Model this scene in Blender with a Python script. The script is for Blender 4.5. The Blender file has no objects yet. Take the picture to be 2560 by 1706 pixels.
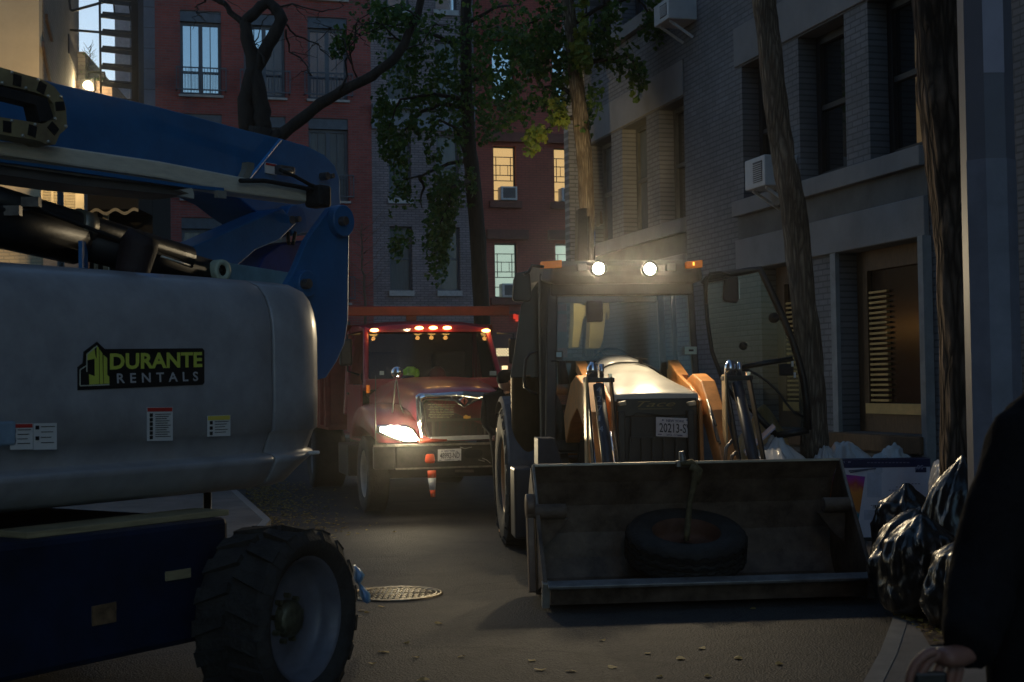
import bpy, math, random
from mathutils import Vector, Matrix, noise
sc = bpy.context.scene
COL = sc.collection
R = math.radians
V = Vector
random.seed(7)

# ------------------------------------------------------------ camera
F = 3556.0                                   # focal length in photograph pixels (50 mm on a 36 mm sensor, 2560 px wide)
PITCH, ROLL = math.atan2(960 - 853, F), R(0.85)
EYE = V((0, 0, 1.6))
FW = V((0, math.cos(PITCH), math.sin(PITCH)))
U0 = V((0, -math.sin(PITCH), math.cos(PITCH)))
R0 = V((1, 0, 0))
UP = U0 * math.cos(ROLL) + R0 * math.sin(ROLL)
RT = R0 * math.cos(ROLL) - U0 * math.sin(ROLL)
cam = bpy.data.cameras.new('camera'); cam.lens = 50; cam.sensor_width = 36
cam.clip_start = 0.1; cam.clip_end = 900
cam.dof.use_dof = True; cam.dof.focus_distance = 12.5; cam.dof.aperture_fstop = 6.3
co = bpy.data.objects.new('camera', cam); COL.objects.link(co)
M = Matrix.Identity(4)
for i in range(3):
    M[i][0], M[i][1], M[i][2], M[i][3] = RT[i], UP[i], -FW[i], EYE[i]
co.matrix_world = M
sc.camera = co

# ------------------------------------------------------------ world, exposure
sc.view_settings.view_transform = 'Standard'; sc.view_settings.look = 'None'
sc.view_settings.exposure = EXPOSURE = 0.35; sc.view_settings.gamma = 1.0
w = bpy.data.worlds.new('World'); sc.world = w; w.use_nodes = True
nt = w.node_tree
bg = nt.nodes['Background']
sky = nt.nodes.new('ShaderNodeTexSky'); sky.sky_type = 'NISHITA'; sky.sun_disc = False
sky.sun_elevation = R(8); sky.sun_rotation = R(322); sky.altitude = 10
sky.air_density = 1.0; sky.dust_density = 0.6; sky.ozone_density = 3.0
nt.links.new(sky.outputs[0], bg.inputs[0]); bg.inputs[1].default_value = 0.14

# ------------------------------------------------------------ pixel helpers (photograph pixels -> points at real distances)
def ray(px, py): return FW + RT * ((px - 1280) / F) + UP * ((853 - py) / F)
def at(px, py, Y):
    d = ray(px, py); return EYE + d * (Y / d.y)
def gnd(px, py, z=0.0):
    d = ray(px, py); return EYE + d * ((z - EYE.z) / d.z)
class Plane:
    """vertical plane through p0 running along direction d (in plan)"""
    def __init__(s, p0, d):
        s.p = V((p0[0], p0[1], 0)); s.d = V((d[0], d[1], 0)).normalized()
        s.n = V((s.d.y, -s.d.x, 0))
        if s.n.y > 0: s.n = -s.n              # n looks back at the camera side
    def hit(s, px, py, off=0.0):
        r = ray(px, py); q = s.p + s.n * off
        return EYE + r * ((q - EYE).dot(s.n) / r.dot(s.n))
    def sz(s, px, py):
        h = s.hit(px, py); return (h - s.p).dot(s.d), h.z
    def pt(s, a, z, off=0.0):
        q = s.p + s.d * a + s.n * off; return V((q.x, q.y, z))

# ------------------------------------------------------------ materials
def nodes(name):
    m = bpy.data.materials.new(name); m.use_nodes = True
    return m, m.node_tree, m.node_tree.nodes['Principled BSDF']
def setp(b, **k):
    for a, v in k.items():
        b.inputs[a.replace('_', ' ')].default_value = v
def mat(name, col, rough=0.6, metal=0.0, var=0.25, scale=6.0, bump=0.0, bscale=40.0, col2=None, spec=0.5, emit=None, es=0.0, coat=0.0, trans=0.0, rvar=0.0, stretch=None):
    m, t, b = nodes(name)
    L = t.links; N = t.nodes
    tc = N.new('ShaderNodeTexCoord')
    src = tc.outputs['Object']
    if stretch:
        mp = N.new('ShaderNodeMapping'); mp.inputs['Scale'].default_value = stretch
        L.new(src, mp.inputs[0]); src = mp.outputs[0]
    nz = N.new('ShaderNodeTexNoise'); nz.inputs['Scale'].default_value = scale; nz.inputs['Detail'].default_value = 8
    nz.inputs['Roughness'].default_value = 0.65
    L.new(src, nz.inputs['Vector'])
    rp = N.new('ShaderNodeValToRGB'); rp.color_ramp.elements[0].position = .32; rp.color_ramp.elements[1].position = .68
    c = V(col)
    c2 = V(col2) if col2 else c * (1 - var)
    rp.color_ramp.elements[0].color = (*c2, 1); rp.color_ramp.elements[1].color = (*(c if col2 else c * (1 + var * .5)), 1)
    L.new(nz.outputs[0], rp.inputs[0]); L.new(rp.outputs[0], b.inputs['Base Color'])
    b.inputs['Roughness'].default_value = rough; b.inputs['Metallic'].default_value = metal
    b.inputs['Specular IOR Level'].default_value = spec
    b.inputs['Coat Weight'].default_value = coat
    b.inputs['Transmission Weight'].default_value = trans
    if rvar:
        mr = N.new('ShaderNodeMapRange'); mr.inputs['To Min'].default_value = max(.02, rough - rvar); mr.inputs['To Max'].default_value = rough + rvar
        L.new(nz.outputs[0], mr.inputs[0]); L.new(mr.outputs[0], b.inputs['Roughness'])
    if bump:
        n2 = N.new('ShaderNodeTexNoise'); n2.inputs['Scale'].default_value = bscale; n2.inputs['Detail'].default_value = 6
        L.new(src, n2.inputs['Vector'])
        bp = N.new('ShaderNodeBump'); bp.inputs['Strength'].default_value = bump; bp.inputs['Distance'].default_value = .02
        L.new(n2.outputs[0], bp.inputs['Height']); L.new(bp.outputs[0], b.inputs['Normal'])
    if emit:
        b.inputs['Emission Color'].default_value = (*emit, 1); b.inputs['Emission Strength'].default_value = es
    return m
def barkmat(name, hi, lo, scale=13, stretch=(1, 1, .26), bump=1.0):
    m, t, b = nodes(name); L = t.links; N = t.nodes
    tc = N.new('ShaderNodeTexCoord'); mp = N.new('ShaderNodeMapping'); mp.inputs['Scale'].default_value = stretch; L.new(tc.outputs['Object'], mp.inputs[0])
    nz = N.new('ShaderNodeTexNoise'); nz.inputs['Scale'].default_value = 6; nz.inputs['Detail'].default_value = 6; L.new(mp.outputs[0], nz.inputs['Vector'])
    dv = N.new('ShaderNodeVectorMath'); dv.operation = 'MULTIPLY_ADD'; dv.inputs[1].default_value = (.16, .16, .16); L.new(nz.outputs['Color'], dv.inputs[0]); L.new(mp.outputs[0], dv.inputs[2])
    vo = N.new('ShaderNodeTexVoronoi'); vo.feature = 'DISTANCE_TO_EDGE'; vo.inputs['Scale'].default_value = scale; L.new(dv.outputs[0], vo.inputs['Vector'])
    rp = N.new('ShaderNodeValToRGB'); rp.color_ramp.elements[0].position = .03; rp.color_ramp.elements[0].color = (*lo, 1); rp.color_ramp.elements[1].position = .42; rp.color_ramp.elements[1].color = (*hi, 1)
    L.new(vo.outputs['Distance'], rp.inputs[0])
    n2 = N.new('ShaderNodeTexNoise'); n2.inputs['Scale'].default_value = 2.2; n2.inputs['Detail'].default_value = 6; L.new(tc.outputs['Object'], n2.inputs['Vector'])
    mr = N.new('ShaderNodeMapRange'); mr.inputs['From Min'].default_value = .35; mr.inputs['From Max'].default_value = .65; mr.inputs['To Min'].default_value = .5; mr.inputs['To Max'].default_value = 1.25; L.new(n2.outputs[0], mr.inputs[0])
    mx = N.new('ShaderNodeVectorMath'); mx.operation = 'SCALE'; L.new(rp.outputs[0], mx.inputs[0]); L.new(mr.outputs[0], mx.inputs['Scale']); L.new(mx.outputs[0], b.inputs['Base Color'])
    bp = N.new('ShaderNodeBump'); bp.inputs['Strength'].default_value = bump; bp.inputs['Distance'].default_value = .05; L.new(vo.outputs['Distance'], bp.inputs['Height']); L.new(bp.outputs[0], b.inputs['Normal'])
    b.inputs['Roughness'].default_value = .9; b.inputs['Specular IOR Level'].default_value = .2
    return m
def emis(name, col, s):
    m, t, b = nodes(name); setp(b, Base_Color=(0, 0, 0, 1), Emission_Color=(*col, 1), Emission_Strength=s); return m
def brick(name, c1, c2, mortar, d, scale=1.0, rough=.85, bump=.5, bw=.215, bh=.0677, off=.5, ms=.010):
    """brick courses laid along plan direction d, in world metres"""
    m, t, b = nodes(name); L = t.links; N = t.nodes
    g = N.new('ShaderNodeNewGeometry')
    dt = N.new('ShaderNodeVectorMath'); dt.operation = 'DOT_PRODUCT'; dt.inputs[1].default_value = (d[0], d[1], 0)
    sp = N.new('ShaderNodeSeparateXYZ'); cb = N.new('ShaderNodeCombineXYZ')
    L.new(g.outputs['Position'], dt.inputs[0]); L.new(g.outputs['Position'], sp.inputs[0])
    L.new(dt.outputs['Value'], cb.inputs[0]); L.new(sp.outputs[2], cb.inputs[1])
    br = N.new('ShaderNodeTexBrick'); br.inputs['Scale'].default_value = 1
    br.inputs['Brick Width'].default_value = bw * scale; br.inputs['Row Height'].default_value = bh * scale
    br.inputs['Mortar Size'].default_value = ms * scale; br.inputs['Mortar Smooth'].default_value = .2; br.inputs['Bias'].default_value = -.2
    br.inputs['Color1'].default_value = (*c1, 1); br.inputs['Color2'].default_value = (*c2, 1); br.inputs['Mortar'].default_value = (*mortar, 1)
    br.offset = off
    L.new(cb.outputs[0], br.inputs['Vector'])
    nz = N.new('ShaderNodeTexNoise'); nz.inputs['Scale'].default_value = .9; nz.inputs['Detail'].default_value = 9; nz.inputs['Roughness'].default_value = .7
    L.new(g.outputs['Position'], nz.inputs['Vector'])
    mr = N.new('ShaderNodeMapRange'); mr.inputs['From Min'].default_value = .3; mr.inputs['From Max'].default_value = .7
    mr.inputs['To Min'].default_value = .68; mr.inputs['To Max'].default_value = 1.15; L.new(nz.outputs[0], mr.inputs[0])
    mx = N.new('ShaderNodeVectorMath'); mx.operation = 'SCALE'; L.new(br.outputs['Color'], mx.inputs[0]); L.new(mr.outputs[0], mx.inputs['Scale'])
    L.new(mx.outputs[0], b.inputs['Base Color'])
    b.inputs['Roughness'].default_value = rough
    bp = N.new('ShaderNodeBump'); bp.invert = True; bp.inputs['Strength'].default_value = bump; bp.inputs['Distance'].default_value = .012
    L.new(br.outputs['Fac'], bp.inputs['Height']); L.new(bp.outputs[0], b.inputs['Normal'])
    return m
def glass_dark(name, col, rough=.03, ior=2.0, bump=0.05):
    m, t, b = nodes(name); L = t.links; N = t.nodes
    tc = N.new('ShaderNodeTexCoord'); nz = N.new('ShaderNodeTexNoise'); nz.inputs['Scale'].default_value = 1.3; nz.inputs['Detail'].default_value = 2
    bp = N.new('ShaderNodeBump'); bp.inputs['Strength'].default_value = bump; bp.inputs['Distance'].default_value = .02
    L.new(tc.outputs['Object'], nz.inputs['Vector']); L.new(nz.outputs[0], bp.inputs['Height']); L.new(bp.outputs[0], b.inputs['Normal'])
    setp(b, Base_Color=(*col, 1), Roughness=rough, IOR=ior); return m
def clear_glass(name, tint=(.75, .85, .8), mixf=.12, rough=.05):
    """thin clear sheet: mostly straight through, the rest a mirror reflection"""
    m, t, b = nodes(name); L = t.links; N = t.nodes
    t.nodes.remove(b); out = N['Material Output']
    tr = N.new('ShaderNodeBsdfTransparent'); tr.inputs[0].default_value = (*tint, 1)
    gl = N.new('ShaderNodeBsdfGlossy'); gl.inputs['Roughness'].default_value = rough
    df = N.new('ShaderNodeBsdfDiffuse'); df.inputs[0].default_value = (.35, .34, .28, 1)
    fr = N.new('ShaderNodeFresnel'); fr.inputs[0].default_value = 1.5
    ad = N.new('ShaderNodeMath'); ad.operation = 'ADD'; ad.inputs[1].default_value = mixf * .5; L.new(fr.outputs[0], ad.inputs[0])
    a = N.new('ShaderNodeMixShader'); L.new(ad.outputs[0], a.inputs[0]); L.new(tr.outputs[0], a.inputs[1]); L.new(gl.outputs[0], a.inputs[2])
    nz = N.new('ShaderNodeTexNoise'); nz.inputs['Scale'].default_value = 5; nz.inputs['Detail'].default_value = 6
    mr = N.new('ShaderNodeMapRange'); mr.inputs['From Min'].default_value = .35; mr.inputs['From Max'].default_value = .75
    mr.inputs['To Min'].default_value = 0; mr.inputs['To Max'].default_value = mixf; L.new(nz.outputs[0], mr.inputs[0])
    c = N.new('ShaderNodeMixShader'); L.new(mr.outputs[0], c.inputs[0]); L.new(a.outputs[0], c.inputs[1]); L.new(df.outputs[0], c.inputs[2])
    L.new(c.outputs[0], out.inputs[0]); return m

# ------------------------------------------------------------ mesh builder
class B:
    def __init__(s): s.v = []; s.f = []; s.sm = []
    def add(s, vs, fs, smooth=False):
        o = len(s.v); s.v += [V(p) for p in vs]
        for f in fs: s.f.append(tuple(i + o for i in f)); s.sm.append(smooth)
        return s
    def box(s, c, size, ax=None):
        """box centred at c; ax = (x axis, y axis, z axis) vectors or None"""
        x, y, z = ax if ax else (V((1, 0, 0)), V((0, 1, 0)), V((0, 0, 1)))
        x, y, z = x * size[0] / 2, y * size[1] / 2, z * size[2] / 2; c = V(c)
        vs = [c + x * i + y * j + z * k for k in (-1, 1) for j in (-1, 1) for i in (-1, 1)]
        return s.add(vs, [(0, 2, 3, 1), (4, 5, 7, 6), (0, 1, 5, 4), (2, 6, 7, 3), (0, 4, 6, 2), (1, 3, 7, 5)])
    def prism(s, pts, vec):
        """closed outline pts extruded by vec"""
        n = len(pts); vec = V(vec); pts = [V(p) for p in pts]
        return s.add(pts + [p + vec for p in pts], [tuple(range(n))] + [tuple(range(2 * n - 1, n - 1, -1))] + [(i, i + n, (i + 1) % n + n, (i + 1) % n) for i in range(n)])
    def quad(s, a, b_, c, d): return s.add([a, b_, c, d], [(0, 1, 2, 3)])
    def tube(s, pts, r, n=8, cap=True, smooth=True):
        pts = [V(p) for p in pts]
        if not isinstance(r, (list, tuple)): r = [r] * len(pts)
        vs = []; prev = None
        for i, p in enumerate(pts):
            t = (pts[min(i + 1, len(pts) - 1)] - pts[max(i - 1, 0)]).normalized()
            if prev is None: prev = t.orthogonal().normalized()
            prev = (prev - t * prev.dot(t)).normalized(); q = t.cross(prev)
            for k in range(n):
                a = 2 * math.pi * k / n; vs.append(p + (prev * math.cos(a) + q * math.sin(a)) * r[i])
        fs = [(i * n + k, i * n + (k + 1) % n, (i + 1) * n + (k + 1) % n, (i + 1) * n + k) for i in range(len(pts) - 1) for k in range(n)]
        s.add(vs, fs, smooth)
        if cap:
            o = len(s.v) - len(vs)
            s.f += [tuple(o + k for k in range(n - 1, -1, -1)), tuple(o + (len(pts) - 1) * n + k for k in range(n))]; s.sm += [False, False]
        return s
    def bar(s, a, b_, w, h, up=(0, 0, 1)):
        a, b_ = V(a), V(b_); t = (b_ - a); l = t.length; t = t / l; u = V(up); u = (u - t * u.dot(t)).normalized(); x = t.cross(u)
        return s.box((a + b_) / 2, (l, w, h), (t, x, u))
    def lathe(s, c, axis, prof, n=32, smooth=True, closed=False):
        """prof = [(radius, along axis)]"""
        c, ax = V(c), V(axis).normalized(); p = ax.orthogonal().normalized(); q = ax.cross(p)
        vs = [c + ax * h + (p * math.cos(2 * math.pi * k / n) + q * math.sin(2 * math.pi * k / n)) * r for r, h in prof for k in range(n)]
        m = len(prof)
        fs = [(i * n + k, i * n + (k + 1) % n, ((i + 1) % m) * n + (k + 1) % n, ((i + 1) % m) * n + k) for i in range(m if closed else m - 1) for k in range(n)]
        return s.add(vs, fs, smooth)
    def loft(s, rings, cap=True, smooth=True, close=True):
        n = len(rings[0]); vs = [V(p) for r in rings for p in r]
        fs = [(i * n + k, i * n + (k + 1) % n, (i + 1) * n + (k + 1) % n, (i + 1) * n + k) for i in range(len(rings) - 1) for k in range(n if close else n - 1)]
        s.add(vs, fs, smooth)
        if cap:
            o = len(s.v) - len(vs)
            s.f += [tuple(o + k for k in range(n - 1, -1, -1)), tuple(o + (len(rings) - 1) * n + k for k in range(n))]; s.sm += [False, False]
        return s
    def ball(s, c, r, n=10, sq=(1, 1, 1)):
        c = V(c); rings = []
        for i in range(1, n):
            a = math.pi * i / n
            rings.append([c + V((math.sin(a) * math.cos(t) * sq[0], math.sin(a) * math.sin(t) * sq[1], math.cos(a) * sq[2])) * r for t in [2 * math.pi * k / (2 * n) for k in range(2 * n)]])
        return s.loft(rings)
    def build(s, name, m, parent=None, bevel=0.0, seg=2, keep=False):
        me = bpy.data.meshes.new(name)
        off = V((0, 0, 0)); p = parent
        while p is not None: off += p.location; p = p.parent
        own = V((0, 0, 0))
        if parent is None and not keep:
            xs = [v.x for v in s.v]; ys = [v.y for v in s.v]; zs = [v.z for v in s.v]
            own = V(((min(xs) + max(xs)) / 2, (min(ys) + max(ys)) / 2, min(zs)))
        me.from_pydata([tuple(v - off - own) for v in s.v], [], s.f); me.update()
        me.polygons.foreach_set('use_smooth', s.sm)
        if m: me.materials.append(m)
        o = bpy.data.objects.new(name, me); COL.objects.link(o)
        o.location = own
        if parent is not None: o.parent = parent
        if bevel:
            b = o.modifiers.new('bevel', 'BEVEL'); b.width = bevel; b.segments = seg; b.limit_method = 'ANGLE'; b.angle_limit = R(40)
        return o
def tag(o, label=None, cat=None, group=None, kind=None):
    if label: o['label'] = label
    if cat: o['category'] = cat
    if group: o['group'] = group
    if kind: o['kind'] = kind
    return o
def thing(name, label, cat, loc=(0, 0, 0), group=None):
    o = bpy.data.objects.new(name, None); COL.objects.link(o); o.location = V(loc); o.empty_display_size = .2
    return tag(o, label, cat, group)
def copy_tree(o, parent=None):
    c = o.copy(); COL.objects.link(c); c.parent = parent
    for ch in list(o.children): copy_tree(ch, c)
    return c
def text(body, A, Bp, C, m, name='lettering', parent=None, fat=0.0, space=1.0, shear=0.0, lift=0.002):
    """lettering whose lower left, lower right and upper left corners are A, Bp and C"""
    cu = bpy.data.curves.new('t', 'FONT'); cu.body = body; cu.offset = fat; cu.space_character = space; cu.shear = shear; cu.resolution_u = 3
    o = bpy.data.objects.new('t', cu); COL.objects.link(o)
    dg = bpy.context.evaluated_depsgraph_get(); me = bpy.data.meshes.new_from_object(o.evaluated_get(dg))
    bpy.data.objects.remove(o); bpy.data.curves.remove(cu)
    xs = [v.co.x for v in me.vertices]; ys = [v.co.y for v in me.vertices]
    x0, x1, y0, y1 = min(xs), max(xs), min(ys), max(ys)
    A, Bp, C = V(A), V(Bp), V(C); X = Bp - A; Y = C - A; n = X.cross(Y).normalized()
    b = B(); b.add([A + X * ((v.co.x - x0) / (x1 - x0)) + Y * ((v.co.y - y0) / (y1 - y0)) + n * lift for v in me.vertices], [tuple(p.vertices) for p in me.polygons])
    bpy.data.meshes.remove(me)
    return b.build(name, m, parent)
def light(kind, name, loc, energy, col, size=.05, target=None, spot=None, blend=.6, parent=None):
    l = bpy.data.lights.new(name, kind); l.energy = energy; l.color = col
    if kind == 'SPOT': l.spot_size = R(spot); l.spot_blend = blend
    l.shadow_soft_size = size
    o = bpy.data.objects.new(name, l); COL.objects.link(o); o.location = V(loc)
    if target is not None: o.rotation_euler = (V(target) - V(loc)).to_track_quat('-Z', 'Y').to_euler()
    return o
def skin(name, joints, bones, m, parent=None, sub=2, root=0):
    """one continuous body grown from joints [(point, radius or (rx, ry))] and bones [(i, j)]"""
    off = V((0, 0, 0)); p = parent
    while p is not None: off += p.location; p = p.parent
    me = bpy.data.meshes.new(name); me.from_pydata([tuple(V(j[0]) - off) for j in joints], bones, [])
    me.materials.append(m)
    o = bpy.data.objects.new(name, me); COL.objects.link(o)
    if parent is not None: o.parent = parent
    md = o.modifiers.new('skin', 'SKIN'); md.use_smooth_shade = True
    if not me.skin_vertices: return o
    for i, j in enumerate(joints):
        r = j[1] if isinstance(j[1], (tuple, list)) else (j[1], j[1])
        me.skin_vertices[0].data[i].radius = r; me.skin_vertices[0].data[i].use_root = (i == root)
    s2 = o.modifiers.new('sub', 'SUBSURF'); s2.levels = sub; s2.render_levels = sub
    return o

# ------------------------------------------------------------ shared materials
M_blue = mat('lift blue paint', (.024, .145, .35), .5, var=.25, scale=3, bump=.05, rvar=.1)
M_grey = mat('lift grey paint', (.36, .365, .385), .40, var=.25, scale=3.5, rvar=.08, coat=.2, bump=.02, bscale=8)
M_black = mat('black rubber', (.018, .018, .018), .75, var=.4, scale=20, bump=.3, bscale=30)
M_tyre = mat('dusty tyre rubber', (.035, .033, .03), .85, var=.5, scale=7, bump=.5, bscale=45)
M_blackmetal = mat('black painted steel', (.02, .02, .02), .4, var=.4, scale=10, bump=.05)
M_alu = mat('bare aluminium rail', (.78, .74, .60), .40, metal=.15, var=.15, scale=9, stretch=(1, 1, 6), rvar=.1)
M_chrome = mat('chrome', (.8, .8, .82), .12, metal=1, var=.06, scale=5, rvar=.05)
M_steel = mat('worn steel', (.22, .20, .18), .42, metal=.7, var=.5, scale=9, rvar=.15, bump=.1)
M_rust = mat('scraped rusty bucket steel', (.24, .17, .12), .6, metal=.2, col2=(.06, .038, .026), scale=4.5, bump=.35, bscale=22, rvar=.18)
M_orange = mat('faded orange paint', (.62, .27, .08), .45, var=.3, scale=6, rvar=.12, bump=.05)
M_hood = mat('hood cream paint', (.45, .44, .41), .32, var=.15, scale=5, rvar=.1, coat=.3)
M_red = mat('truck red paint', (.40, .038, .06), .35, var=.25, scale=5, rvar=.1, coat=.3)
M_redor = mat('dump body red orange paint', (.32, .055, .025), .5, var=.35, scale=4, rvar=.1)
M_white = mat('white sticker', (.70, .70, .68), .5, var=.06)
M_ink = mat('black ink', (.012, .012, .012), .5, var=.1)
M_redink = mat('red ink', (.55, .04, .03), .5, var=.1)
M_yel = mat('lime yellow decal', (.62, .68, .10), .5, var=.05)
M_yelw = mat('warning yellow', (.75, .62, .10), .5, var=.05)
M_plank = mat('weathered plank', (.38, .31, .17), .7, var=.35, scale=4, stretch=(1, 1, 12))
M_chain = mat('cable track plastic steel', (.40, .34, .17), .5, metal=.2, col2=(.20, .15, .09), scale=5, rvar=.1, bump=.1)
M_cabglass = clear_glass('cab glass', tint=(.62, .68, .6), mixf=.02)
M_doorglass = clear_glass('door glass', tint=(.42, .48, .46), mixf=.0)
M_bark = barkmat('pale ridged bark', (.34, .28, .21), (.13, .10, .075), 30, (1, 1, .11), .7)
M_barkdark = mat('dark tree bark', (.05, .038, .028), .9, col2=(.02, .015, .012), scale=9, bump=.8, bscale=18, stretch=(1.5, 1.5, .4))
M_bag = None
M_skin = mat('skin', (.27, .14, .105), .5, var=.12, scale=20, bump=.08, bscale=120)
M_cloth = mat('black cloth coat', (.012, .012, .014), .95, var=.3, scale=30, bump=.2, bscale=60, spec=.15)
M_amber = mat('amber lens', (.85, .22, .02), .25, var=.1, emit=(1, .28, .03), es=.10)
def leafmat(name, a, b_, c):
    m, t, bs = nodes(name); L = t.links; N = t.nodes
    g = N.new('ShaderNodeNewGeometry'); rp = N.new('ShaderNodeValToRGB')
    rp.color_ramp.elements[0].color = (*a, 1); rp.color_ramp.elements[1].color = (*c, 1); e = rp.color_ramp.elements.new(.5); e.color = (*b_, 1)
    L.new(g.outputs['Random Per Island'], rp.inputs[0]); L.new(rp.outputs[0], bs.inputs['Base Color'])
    bs.inputs['Roughness'].default_value = .55; bs.inputs['Transmission Weight'].default_value = 0
    out = N['Material Output']; tl = N.new('ShaderNodeBsdfTranslucent'); mx = N.new('ShaderNodeMixShader'); mx.inputs[0].default_value = .35
    L.new(rp.outputs[0], tl.inputs[0]); L.new(bs.outputs[0], mx.inputs[1]); L.new(tl.outputs[0], mx.inputs[2]); L.new(mx.outputs[0], out.inputs[0])
    return m
M_leaf = leafmat('ginkgo leaves green', (.03, .085, .015), (.05, .125, .02), (.12, .19, .03))
M_leafy = leafmat('ginkgo leaves lime', (.12, .19, .03), (.20, .27, .04), (.32, .33, .05))
M_litter = leafmat('fallen leaves', (.30, .22, .05), (.42, .30, .06), (.20, .11, .05))
# ------------------------------------------------------------ lamps that are not part of a built thing come with their fixtures below
# ------------------------------------------------------------ ground
def ground_mat():
    m, t, b = nodes('asphalt'); L = t.links; N = t.nodes
    g = N.new('ShaderNodeNewGeometry')
    n1 = N.new('ShaderNodeTexNoise'); n1.inputs['Scale'].default_value = .55; n1.inputs['Detail'].default_value = 10; n1.inputs['Roughness'].default_value = .7
    n2 = N.new('ShaderNodeTexVoronoi'); n2.inputs['Scale'].default_value = 75
    L.new(g.outputs['Position'], n1.inputs['Vector']); L.new(g.outputs['Position'], n2.inputs['Vector'])
    r1 = N.new('ShaderNodeValToRGB'); r1.color_ramp.elements[0].position = .35; r1.color_ramp.elements[0].color = (.026, .023, .020, 1)
    r1.color_ramp.elements[1].position = .7; r1.color_ramp.elements[1].color = (.050, .043, .035, 1); L.new(n1.outputs[0], r1.inputs[0])
    r2 = N.new('ShaderNodeMapRange'); r2.inputs['From Max'].default_value = 1; r2.inputs['To Min'].default_value = .45; r2.inputs['To Max'].default_value = 1.7
    L.new(n2.outputs['Color'], r2.inputs[0])
    mx = N.new('ShaderNodeVectorMath'); mx.operation = 'SCALE'; L.new(r1.outputs[0], mx.inputs[0]); L.new(r2.outputs[0], mx.inputs['Scale'])
    nd = N.new('ShaderNodeTexNoise'); nd.inputs['Scale'].default_value = 1.4; nd.inputs['Detail'].default_value = 5; L.new(g.outputs['Position'], nd.inputs['Vector'])
    dv = N.new('ShaderNodeVectorMath'); dv.operation = 'MULTIPLY_ADD'; dv.inputs[1].default_value = (1.1, 1.1, 0); L.new(nd.outputs['Color'], dv.inputs[0]); L.new(g.outputs['Position'], dv.inputs[2])
    vc = N.new('ShaderNodeTexVoronoi'); vc.feature = 'DISTANCE_TO_EDGE'; vc.inputs['Scale'].default_value = .42; L.new(dv.outputs[0], vc.inputs['Vector'])
    mc_ = N.new('ShaderNodeMapRange'); mc_.inputs['From Max'].default_value = .012; mc_.inputs['To Min'].default_value = .35; mc_.inputs['To Max'].default_value = 1; L.new(vc.outputs['Distance'], mc_.inputs[0])
    n3 = N.new('ShaderNodeTexNoise'); n3.inputs['Scale'].default_value = 2.1; n3.inputs['Detail'].default_value = 3; L.new(g.outputs['Position'], n3.inputs['Vector'])
    ms_ = N.new('ShaderNodeMapRange'); ms_.inputs['From Min'].default_value = .36; ms_.inputs['From Max'].default_value = .5; ms_.inputs['To Min'].default_value = .62; L.new(n3.outputs[0], ms_.inputs[0])
    m1 = N.new('ShaderNodeMath'); m1.operation = 'MULTIPLY'; L.new(mc_.outputs[0], m1.inputs[0]); L.new(ms_.outputs[0], m1.inputs[1])
    mx2 = N.new('ShaderNodeVectorMath'); mx2.operation = 'SCALE'; L.new(mx.outputs[0], mx2.inputs[0]); L.new(m1.outputs[0], mx2.inputs['Scale']); mx = mx2
    L.new(mx.outputs[0], b.inputs['Base Color']); b.inputs['Roughness'].default_value = .72
    bp = N.new('ShaderNodeBump'); bp.inputs['Strength'].default_value = .7; bp.inputs['Distance'].default_value = .01
    L.new(n2.outputs['Distance'], bp.inputs['Height']); L.new(bp.outputs[0], b.inputs['Normal'])
    return m
b = B(); b.quad((-150, -120, 0), (150, -120, 0), (150, 250, 0), (-150, 250, 0))
tag(b.build('road', ground_mat(), keep=True), kind='structure')
M_side = mat('sidewalk concrete', (.15, .135, .12), .85, var=.4, scale=2.2, bump=.3, bscale=60)
M_kerb = mat('steel faced kerb', (.28, .27, .25), .45, metal=.3, var=.3, scale=8, rvar=.1)
def walk(name, edge, far, z=.12):
    """pavement slab: kerb line edge, then the far line back"""
    b = B(); top = [V((x, y, z)) for x, y in edge + far]; n = len(top)
    b.add(top + [V((p.x, p.y, -.05)) for p in top], [tuple(range(n))] + [(i, i + n, (i + 1) % n + n, (i + 1) % n) for i in range(n)])
    tag(b.build(name, M_side, keep=True), kind='structure')
    k = B(); w_ = .09
    for sgn in (1,):
        for (x0, y0), (x1, y1) in zip(edge[:-1], edge[1:]):
            k.bar((x0, y0, z - .035), (x1, y1, z - .035), w_, .08)
    tag(k.build(name.replace('sidewalk', 'kerb'), M_kerb, keep=True), kind='structure')
RK = [(.9, 3.5), (1.45, 6.2), (2.0, 7.7), (2.3, 8.6), (2.72, 9.9), (2.86, 11), (2.55, 13.6), (1.75, 16.8), (.5, 21.5), (-4.4, 39.3)]
walk('sidewalk_right', RK, [(14, 39.3), (14, 3.5)])
LK = [(-3.4, -6), (-3.3, 6), (-2.95, 11), (-2.6, 14), (-2.77, 15.95), (-3.8, 19.7), (-9.3, 39.5)]
walk('sidewalk_left', LK, [(-30, 39.5), (-30, -6)])
walk('sidewalk_across', [(-30, 41.2), (12, 41.5 + 3)], [(12, 60), (-30, 60)])
tag(B().quad((2.28, 7.9, .126), (4.5, 7.9, .126), (4.5, 11.8, .126), (3.0, 11.8, .126)).build('tree_pit_soil', mat('tree pit soil', (.16, .10, .05), .95, col2=(.05, .03, .02), scale=14, bump=1, bscale=50), keep=True), kind='structure')

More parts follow.
